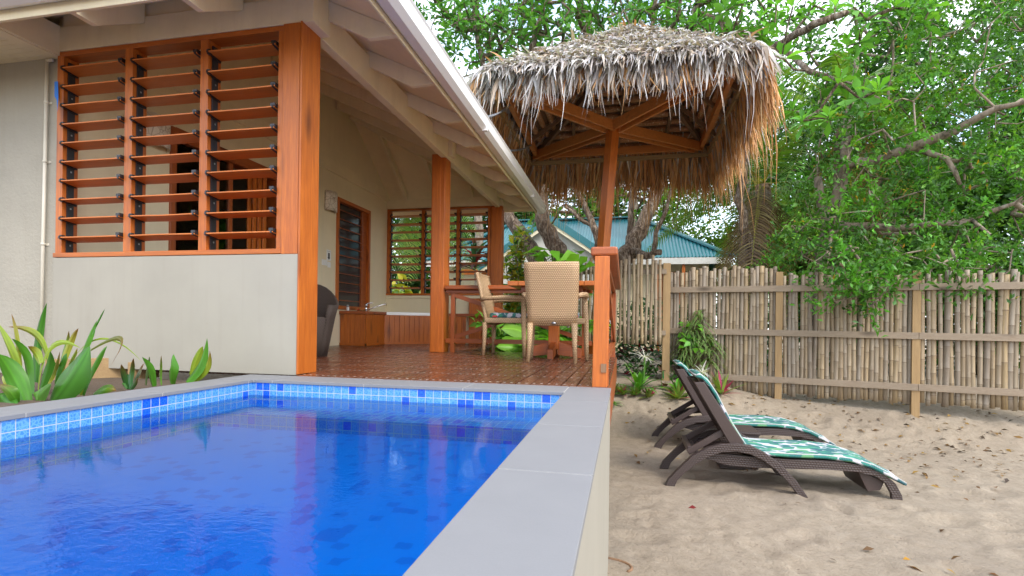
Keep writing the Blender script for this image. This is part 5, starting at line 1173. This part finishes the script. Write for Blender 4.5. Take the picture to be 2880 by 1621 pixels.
P = np.tile(onY(1336, 745, 12.5), (n, 1)) + Z1 * rng.uniform(-.15, .35, (n, 1)); a = rng.uniform(0, 6.28, n); e_ = rng.uniform(.2, 1.4, n); D = np.stack([np.cos(a) * np.cos(e_), np.sin(a) * np.cos(e_), np.sin(e_)], 1)
q.ribbon(P, D, -Z1 * rng.uniform(.1, .4, (n, 1)), .65, .085, np.stack([-np.sin(a), np.cos(a), 0 * a], 1), pick(n, [(.03, .10, .04), (.05, .14, .05), (.30, .03, .04), (.10, .05, .05)]), (.3, .8, 1, .8, .1), .2); q.build('foliage', MT['glossy_leaf'], co_)
m = MB(); pt = onY(1336, 760, 12.5); m.tube([(pt[0] + .2, 12.5, -.6), (pt[0] + .05, 12.5, 1), tuple(pt)], [.04, .03, .025], 7); m.build('stem', MT['smooth_bark'], co_)
shrub('yellow_shrub', 'yellow green leafy shrub low behind the far louvres', (-5.2, 12, -.5), (-5.3, 12, 1.5), .5, 300, .32, .12, CR, 8)
patch('undergrowth', 'dark green undergrowth behind the villa and fence', 7000, ((-9, 12.8, -.6), (9, 15.2, .95)), .24, .09, [(.02, .08, .015), (.04, .14, .02), (.03, .10, .02)], 'stuff')

# ------------------------------------------------------------------ trees
def skeleton(limbs, att, rtip=.011, kexp=.5, jit=.12):
    """limbs: list of polylines [(p, r)...]; att: points to reach. returns a mesh builder and twig directions"""
    m = MB(); nodes = []; rad = []
    for lb in limbs:
        pts = [np.array(p, float) for p, _ in lb]; rs = [r for _, r in lb]; P = []; Rr = []
        for i in range(len(pts) - 1):
            k = max(2, int(np.linalg.norm(pts[i + 1] - pts[i]) / .25))
            for j in range(k): s = j / k; P.append(pts[i] * (1 - s) + pts[i + 1] * s + rng.normal(0, .018, 3)); Rr.append((rs[i] * (1 - s) + rs[i + 1] * s) * rng.uniform(.95, 1.06))
        P.append(pts[-1]); Rr.append(rs[-1]); m.tube(P, Rr, 12); nodes += P; rad += Rr
    nl = len(nodes); par = [-1] * nl; cnt = [0] * nl
    order = np.argsort(np.min(np.linalg.norm(att[:, None] - np.array(nodes)[None], axis=2), axis=1)); dirs = np.zeros_like(att)
    A = np.array(nodes)
    for i in order:
        a = att[i]; k = int(np.argmin(np.linalg.norm(A - a, axis=1) + np.where(np.arange(len(A)) < nl, 0, .06))); d = a - A[k]; L = np.linalg.norm(d); nst = max(1, int(L / .30)); p = k
        for j in range(1, nst + 1):
            s = j / nst; q = A[k] + d * s + (rng.normal(0, jit * min(L, 1) * .5, 3) if j < nst else 0) + np.array([0, 0, -.07 * L * math.sin(PI * s)])
            A = np.vstack([A, q]); par.append(p); cnt.append(0); p = len(A) - 1
        dirs[i] = nrm((A[p] - A[par[p]])[None])[0]
        while p >= 0: cnt[p] += 1; p = par[p]
    for i in range(nl, len(A)):
        r1 = rtip * cnt[i] ** kexp; pr = par[i]; r0_ = r1 * 1.12 if pr < nl else rtip * max(cnt[pr], 1) ** kexp
        m.tube([A[pr], A[i]], [min(r0_, r1 * 1.5), r1], 6, False)
    return m, dirs
def rosettes(q, P, D, n, L, W, pal, wide=.66):
    for p, d in zip(P, D):
        k = rng.integers(n - 3, n + 3); ax_ = nrm((d * .5 + Z1 * .9 + rng.normal(0, .3, 3))[None])[0]; t1 = nrm(np.cross(ax_, rng.normal(0, 1, 3))[None])[0]; t2 = np.cross(ax_, t1); a = np.arange(k) * 2.4 + rng.uniform(0, 6); e_ = np.linspace(-.35, 1.1, k) + rng.normal(0, .12, k)
        dd = (np.cos(a)[:, None] * t1 + np.sin(a)[:, None] * t2) * np.cos(e_)[:, None] + ax_ * np.sin(e_)[:, None]; s = rng.uniform(.75, 1.15)
        q.leaf(np.tile(p, (k, 1)) - ax_ * np.linspace(.05, -.02, k)[:, None], dd, np.tile(ax_, (k, 1)), L * s * np.linspace(1, .6, k), W * s * np.linspace(1, .7, k), pick(k, pal, .12) * rng.uniform(.8, 1.2), wide, .10)
HG = [(.085, .26, .035), (.11, .31, .045), (.06, .20, .035), (.15, .37, .055)]
def pxpts(n, x0, x1, y0, y1, Y0, Y1_, ok=None):
    out = []
    while len(out) < n:
        x, y, Y = random.uniform(x0, x1), random.uniform(y0, y1), random.uniform(Y0, Y1_)
        if ok is None or ok(x, y): out.append(onY(x, y, Y))
    return np.array(out)
def heliotrope(label, limbs, att, L=.27, W=.085, n=12, pal=HG):
    r = root('heliotrope_tree', tuple(np.array(limbs[0][0][0])), label, 'tree', 'rosette leaved trees'); m, d = skeleton(limbs, att, .0115, .47); m.build('trunk', MT['rough_bark'], r, fixn=False)
    q = Leaves(); rosettes(q, att, d, n, L, W, pal); q.build('crown', MT['leaf'], r)
def Yp(x, y, Y): return tuple(onY(x, y, Y))
def zz4(x, y, Y): return tuple(onY(1400 + x / 4.532, 580 + y / 4.532, Y))
t1 = [(zz4(560, 800, 10.6), .19), (zz4(470, 640, 10.6), .165), (zz4(330, 430, 10.6), .15), (zz4(200, 220, 10.7), .13), (zz4(110, 60, 10.8), .115), (Yp(1380, 500, 11), .11), (Yp(1330, 330, 11), .09), (Yp(1260, 200, 11), .07), (Yp(1180, 130, 11), .05)]
t1b = [(Yp(1355, 420, 11), .08), (Yp(1370, 230, 11.2), .06), (Yp(1330, 60, 11.2), .045)]
keep = lambda x, y: (y < 80 + 150 * random.random()) or random.random() < .42
heliotrope('rosette leaved tree with a trunk leaning left towards the villa eave', [t1, t1b], np.vstack([pxpts(165, 1090, 1480, -120, 450, 10.2, 12.2, keep), pxpts(60, 1090, 1480, -120, 90, 9.8, 11)]), .25)
t2 = [(zz4(830, 800, 10.3), .19), (zz4(760, 560, 10.3), .175), (zz4(620, 350, 10.3), .16), (zz4(575, 150, 10.3), .145), (zz4(560, -100, 10.4), .13), (Yp(1500, 440, 10.6), .12), (Yp(1470, 300, 11), .10), (Yp(1500, 120, 11), .07), (Yp(1540, -20, 11), .05)]
t2b = [(Yp(1490, 380, 10.8), .08), (Yp(1590, 220, 11.3), .06), (Yp(1660, 60, 11.5), .05)]
heliotrope('rosette leaved tree with the middle trunk bending up behind the eave', [t2, t2b], np.vstack([pxpts(85, 1420, 1720, -120, 260, 10.2, 12.2, keep), pxpts(40, 1420, 1720, -120, 110, 9.8, 11)]), .25)
t3 = [(zz4(1480, 830, 10.4), .22), (zz4(1600, 670, 10.4), .20), (zz4(1710, 520, 10.4), .17), (zz4(1800, 330, 10.5), .15), (zz4(1900, 120, 10.6), .13), (zz4(1980, -60, 10.8), .12), (Yp(1880, 430, 11), .10), (Yp(1930, 200, 11), .08), (Yp(1960, 20, 11), .06)]
t3b = [(zz4(1660, 620, 10.4), .085), (zz4(1780, 580, 10.2), .075), (zz4(1880, 630, 10.0), .07), (zz4(1990, 610, 9.9), .062), (zz4(2080, 590, 9.8), .055)]
t3c = [(Yp(1850, 520, 10.9), .09), (Yp(1800, 330, 11.3), .07), (Yp(1830, 120, 11.4), .055), (Yp(1850, -20, 11.4), .04)]
heliotrope('rosette leaved tree with the thick trunk leaning right behind the sunshade', [t3, t3b, t3c], np.vstack([pxpts(130, 1700, 2200, -120, 190, 10, 12.2, keep), pxpts(34, 1700, 2150, -120, 90, 9.6, 11)]), .25)
t4 = [(zz4(1285, 560, 10.9), .085), (zz4(1265, 330, 10.9), .075), (zz4(1180, 150, 11), .065), (zz4(1090, -20, 11.1), .055), (Yp(1600, 480, 11.3), .04)]
t4b = [(zz4(1265, 330, 10.9), .05), (zz4(1100, 200, 11), .042), (zz4(960, 70, 11.1), .036), (zz4(860, -10, 11.2), .03)]
t4c = [(zz4(1700, 420, 11.4), .07), (zz4(1690, 200, 11.4), .06), (zz4(1700, -30, 11.4), .055), (Yp(1790, 470, 11.5), .04)]
t4d = [(zz4(1980, 600, 10.9), .05), (zz4(2040, 330, 11), .045), (zz4(2130, 60, 11), .04), (Yp(1890, 530, 11), .03)]
heliotrope('several slim grey stems with sparse rosettes behind the sunshade', [t4, t4b, t4c, t4d], pxpts(26, 1480, 1900, 540, 640, 11.6, 13), .20)
t5 = [(Yp(2120, 760, 10.4), .09), (Yp(2080, 560, 10.4), .08), (Yp(2110, 330, 10.2), .075), (Yp(2190, 130, 9.8), .065), (Yp(2290, 70, 8.6), .055), (Yp(2400, 30, 8.4), .04)]
t5b = [(Yp(2190, 130, 9.8), .05), (Yp(2270, 200, 8.7), .04), (Yp(2330, 215, 8.5), .032)]
spot = [(1960, 60), (2040, 30), (2120, 110), (2230, 20), (2290, 15), (2340, 40), (2400, 20), (2440, 55), (2130, 130), (2160, 90), (2200, 160), (2380, 130), (2420, 120), (2360, 230), (2400, 240), (2440, 250), (2470, 255), (2230, 310), (2290, 330), (2260, 340), (2180, 250), (2480, 90), (2560, 30), (2600, 60), (2060, 90), (2000, 100), (2330, 330), (2420, 280), (2350, 15), (2270, 45), (2185, 15), (2090, 10), (2140, 50), (2520, 20), (2620, 15)]
heliotrope('rosette leaved tree with bright branches reaching right of the sunshade', [t5, t5b], np.array([onY(x, y, random.uniform(9.6, 10.6) if x < 2200 else random.uniform(7.8, 9.4)) for x, y in spot]), .30, .105, 14, [(.15, .40, .05), (.19, .46, .07), (.12, .34, .05)])
# glossy small leaved tree over the fence
ft = root('fig_tree', tuple(onY(2310, 760, 9.4)), 'broad small leaved green tree spreading over the bamboo fence', 'tree')
L1 = [(tuple(np.array(onY(2310, 770, 9.4)) - [0, 0, 1.2]), .15), (Yp(2315, 700, 9.4), .135), (Yp(2335, 630, 9.4), .12), (Yp(2310, 585, 9.4), .08), (Yp(2300, 500, 9.5), .06)]
L2 = [(Yp(2335, 630, 9.4), .10), (Yp(2380, 470, 9.2), .085), (Yp(2460, 455, 8.9), .075), (Yp(2570, 410, 8.6), .065), (Yp(2680, 370, 8.3), .055), (Yp(2800, 310, 8.0), .042), (Yp(2930, 270, 7.7), .018)]
L3 = [(Yp(2380, 470, 9.2), .07), (Yp(2385, 380, 9.3), .065), (Yp(2390, 280, 9.5), .05), (Yp(2410, 150, 9.8), .035)]
L4 = [(Yp(2335, 630, 9.4), .08), (Yp(2520, 640, 8.9), .05), (Yp(2700, 620, 8.6), .04), (Yp(2860, 560, 8.4), .024), (Yp(2960, 520, 8.2), .012)]
L5 = [(Yp(2570, 410, 8.6), .05), (Yp(2660, 440, 8.4), .035), (Yp(2700, 520, 8.3), .025)]
def okf(x, y):
    if x < 2260: return y > 520 + random.random() * 120 + (2260 - x) * .7
    lo = -60 + (2500 - x) * .95 if x < 2500 else -60
    return y > lo and not (2260 < x < 2420 and y < 330 and random.random() < .7)
att = np.vstack([pxpts(540, 2130, 3050, -80, 740, 7.9, 10.4, okf), pxpts(34, 2230, 2880, 690, 770, 7.3, 8.1), pxpts(14, 2350, 2520, 760, 810, 7.2, 7.6), np.array([onY(x, y, 7.45) for x, y in ((2330, 820), (2350, 850), (2420, 830), (2440, 870), (2455, 895), (2400, 800), (2310, 850), (2700, 800), (2790, 800), (2795, 840), (2690, 770), (2560, 790), (2470, 840))])])
m, dr_ = skeleton([L1, L2, L3, L4, L5], att, .0052, .43, .10); m.build('trunk', MT['smooth_bark'], ft, fixn=False)
q = Leaves(); k = 52
FT = [(.065, .20, .022), (.10, .27, .028), (.045, .14, .020), (.14, .33, .035), (.06, .18, .024)]
for p, d in zip(att, dr_):
    n = k if rng.random() > .12 else 20; c_ = pick(1, FT, .2)[0]; brighter = rng.random() < .22
    if brighter: c_ = np.array([.11, .34, .035]) * rng.uniform(.8, 1.2)  # a random share of twigs takes a stronger green
    nt = 5; ax_ = nrm(rng.normal(0, .8, (nt, 3)) + d * .6 + Z1 * .1)
    s = rng.random((n, 1)) * .32; w_ = rng.integers(0, nt, n); P = p + ax_[w_] * s - Z1 * s * s * .5 + rng.normal(0, .012, (n, 3)); D = nrm(ax_[w_] * .6 + rdir(n)); T = np.tile(c_, (n, 1)) * rng.uniform(.75, 1.25, (n, 1))
    yl = rng.random(n) < .006; T[yl] = (.60, .36, .03)
    q.leaf(P, D, nrm(Z1 * .7 + rng.normal(0, .6, (n, 3))), rng.uniform(.055, .11, n), rng.uniform(.026, .046, n), T, .55, .1)
q.build('crown', MT['glossy_leaf'], ft)
# palms
def frond(q, base, D, L, droop, pal, wl=.035, ll=.42, n=44, twist=None):
    base = np.array(base, float); D = nrm(np.array(D, float)[None])[0]; B = -Z1 * L * droop; s = np.linspace(.14, 1, n)[:, None]; C = base + D * L * s + B * s * s; tg = nrm(D * L + 2 * B * s); sd = nrm(np.cross(tg, Z1 + np.array([.05, .02, 0])))
    l_ = ll * np.sin(np.clip(.25 + s[:, 0] * .78, 0, 1) * PI) ** .6 * rng.uniform(.85, 1.1, n)
    for g_ in (-1, 1):
        q.ribbon(C, sd * g_ + tg * .55 + Z1 * .15, -Z1 * (l_ * rng.uniform(.35, .7, n))[:, None], l_, wl, tg, pick(n, pal, .12), (.7, 1, .8, .1), 0)
    q.ribbon(base[None], D[None], B[None], L, .05, np.cross(D, Z1)[None], np.array([.30, .30, .06]), (1, .8, .5, .25, .1))
PG = [(.09, .20, .03), (.13, .26, .04), (.17, .28, .06)]; PB = [(.20, .13, .07), (.14, .09, .05), (.26, .20, .09)]
def palm(label, trunk, nf, L, pal=PG, dry=0, el=(-.3, 1.1), az=None, droop=(.3, .6), ll=.42):
    r = root('coconut_palm', tuple(trunk[0][0]), label, 'palm', 'coconut palms'); m = MB(); m.tube([p for p, _ in trunk], [r_ for _, r_ in trunk], 12); m.build('trunk', MT['palm_bark'], r); q = Leaves(); top = np.array(trunk[-1][0])
    for j in range(nf + dry):
        a = rng.uniform(*(az or (0, 6.28))); e_ = rng.uniform(*el) if j < nf else rng.uniform(-1.2, -.5)
        frond(q, top + rng.normal(0, .05, 3), (math.cos(a) * math.cos(e_), math.sin(a) * math.cos(e_), math.sin(e_)), L * rng.uniform(.8, 1.1), rng.uniform(*droop), pal if j < nf else PB, ll=ll)
    q.build('crown', MT['leaf'], r)
palm('coconut palm with a brown trunk right of the neighbouring house', [(tuple(onY(2125, 800, 11.5) - np.array([0, 0, .8])), .20), (Yp(2130, 740, 11.5), .17), (Yp(2132, 660, 11.5), .15), (Yp(2150, 580, 11.5), .17), (Yp(2145, 520, 11.5), .14)], 20, 2.6, dry=8)
palm('young palm with drooping fronds behind the far louvres', [((-5.6, 15.2, -.6), .16), ((-5.4, 15.2, 1.5), .13), (Yp(1200, 560, 15), .11)], 18, 2.4, [(.22, .34, .05), (.30, .36, .08), (.15, .28, .05)], el=(-.7, .5), az=(-3.0, -.1), droop=(.5, .9), ll=.62)
palm('tall coconut palm with fronds among the small leaved branches', [((4.6, 12.5, -.6), .18), ((4.4, 12.4, 2), .15), (Yp(2370, 330, 11.5), .12)], 18, 2.8, dry=5)
# trees farther back
def bgtree(name, label, base, h, rx, rz, n, L, pal, group='trees behind the yard'):
    r = root(name, base, label, 'tree', group); base = np.array(base, float); top = base + Z1 * h; c_ = base + Z1 * (h - rz * .8); k = 70
    u = rdir(k, -.9, 1) * rng.uniform(.35, 1, (k, 1)) ** .5; att = c_ + u * [rx, rx * .7, rz]; m, d = skeleton([[(base, .2), (base + Z1 * h * .35 + rng.normal(0, .15, 3), .15), (c_ - Z1 * rz * .2, .1)]], att, .014, .5, .25); m.build('trunk', MT['smooth_bark'], r, fixn=False)
    q = Leaves(); per = n // k
    for p in att:
        P = p + rdir(per) * rng.uniform(0, 1, (per, 1)) ** .6 * [rx * .34, rx * .34, rz * .26]; cc = pick(1, pal, .22)[0]
        q.leaf(P, rdir(per, -.8, .5), nrm(Z1 * .6 + rng.normal(0, .6, (per, 3))), rng.uniform(.7, 1.2, per) * L, L * .42, np.tile(cc, (per, 1)) * rng.uniform(.7, 1.3, (per, 1)), .5, .12)
    q.build('crown', MT['leaf'], r)
BG = [(.055, .17, .025), (.085, .23, .03), (.04, .12, .02)]; BY = [(.17, .33, .03), (.23, .38, .04), (.12, .26, .03)]; BD = [(.035, .11, .02), (.05, .15, .02)]
bgs = [('leafy_tree', 'tall tree whose crown shows high above the villa gutter', (-5.2, 18, -.6), 12.0, 2.8, 3.2, BG), ('leafy_tree', 'tall tree whose crown shows above the top of the sunshade', (.4, 18.5, -.6), 12.5, 3.0, 3.0, BG), ('leafy_tree', 'tall tree whose crown shows above the right end of the sunshade', (3.6, 17.5, -.6), 11.5, 2.6, 3.6, BG), ('leafy_tree', 'dense green tree between the far louvres and the roof end', (-8.4, 22.5, -.6), 6.8, 2.6, 3.4, BG), ('leafy_tree', 'dark leafy tree at the left behind the far louvres', (-10.5, 21, -.6), 6.0, 2.6, 3.0, BD), ('leafy_tree', 'dark leafy tree behind the left end of the teal roof', (-7.0, 25, -.6), 8.5, 3.4, 4.3, BD), ('leafy_tree', 'mid green tree straight behind the gable of the teal roof', (-2.9, 26, -.6), 9.5, 3.4, 4.6, BG), ('leafy_tree', 'mid green tree behind the ridge of the teal roof', (1.0, 27, -.6), 9.5, 3.4, 4.6, BD),
       ('lime_tree', 'sunlit yellow green tree right of the teal roof', (4.0, 22, -.6), 8.0, 2.8, 3.9, BY), ('leafy_tree', 'dense green tree behind the coconut palm trunk', (6.8, 20, -.6), 9.5, 3.0, 4.6, BG), ('leafy_tree', 'dense dark tree behind the fence on the right', (9.4, 18, -.6), 11, 3.2, 5.2, BD), ('leafy_tree', 'tall green tree at the right edge behind the fence', (12.0, 16, -.6), 11, 3.2, 5.2, BG), ('leafy_tree', 'green tree between the palms beyond the fence', (6.4, 16.5, -.6), 5.8, 2.0, 2.6, BG), ('lime_tree', 'low yellow green tree close behind the middle of the fence', (5.0, 15.5, -.6), 3.9, 1.3, 1.7, BY), ('leafy_tree', 'low dark green tree close behind the right part of the fence', (7.6, 13.2, -.6), 4.4, 2.2, 2.1, BD), ('leafy_tree', 'small green tree left of the slim stems', (-4.9, 22.5, -.6), 6.2, 2.2, 2.6, BG)]
for nm, lab, base, h, rx, rz, pal in bgs: bgtree(nm, lab, base, h, rx, rz, 10500 if h < 11.2 else 3000, .25, pal)
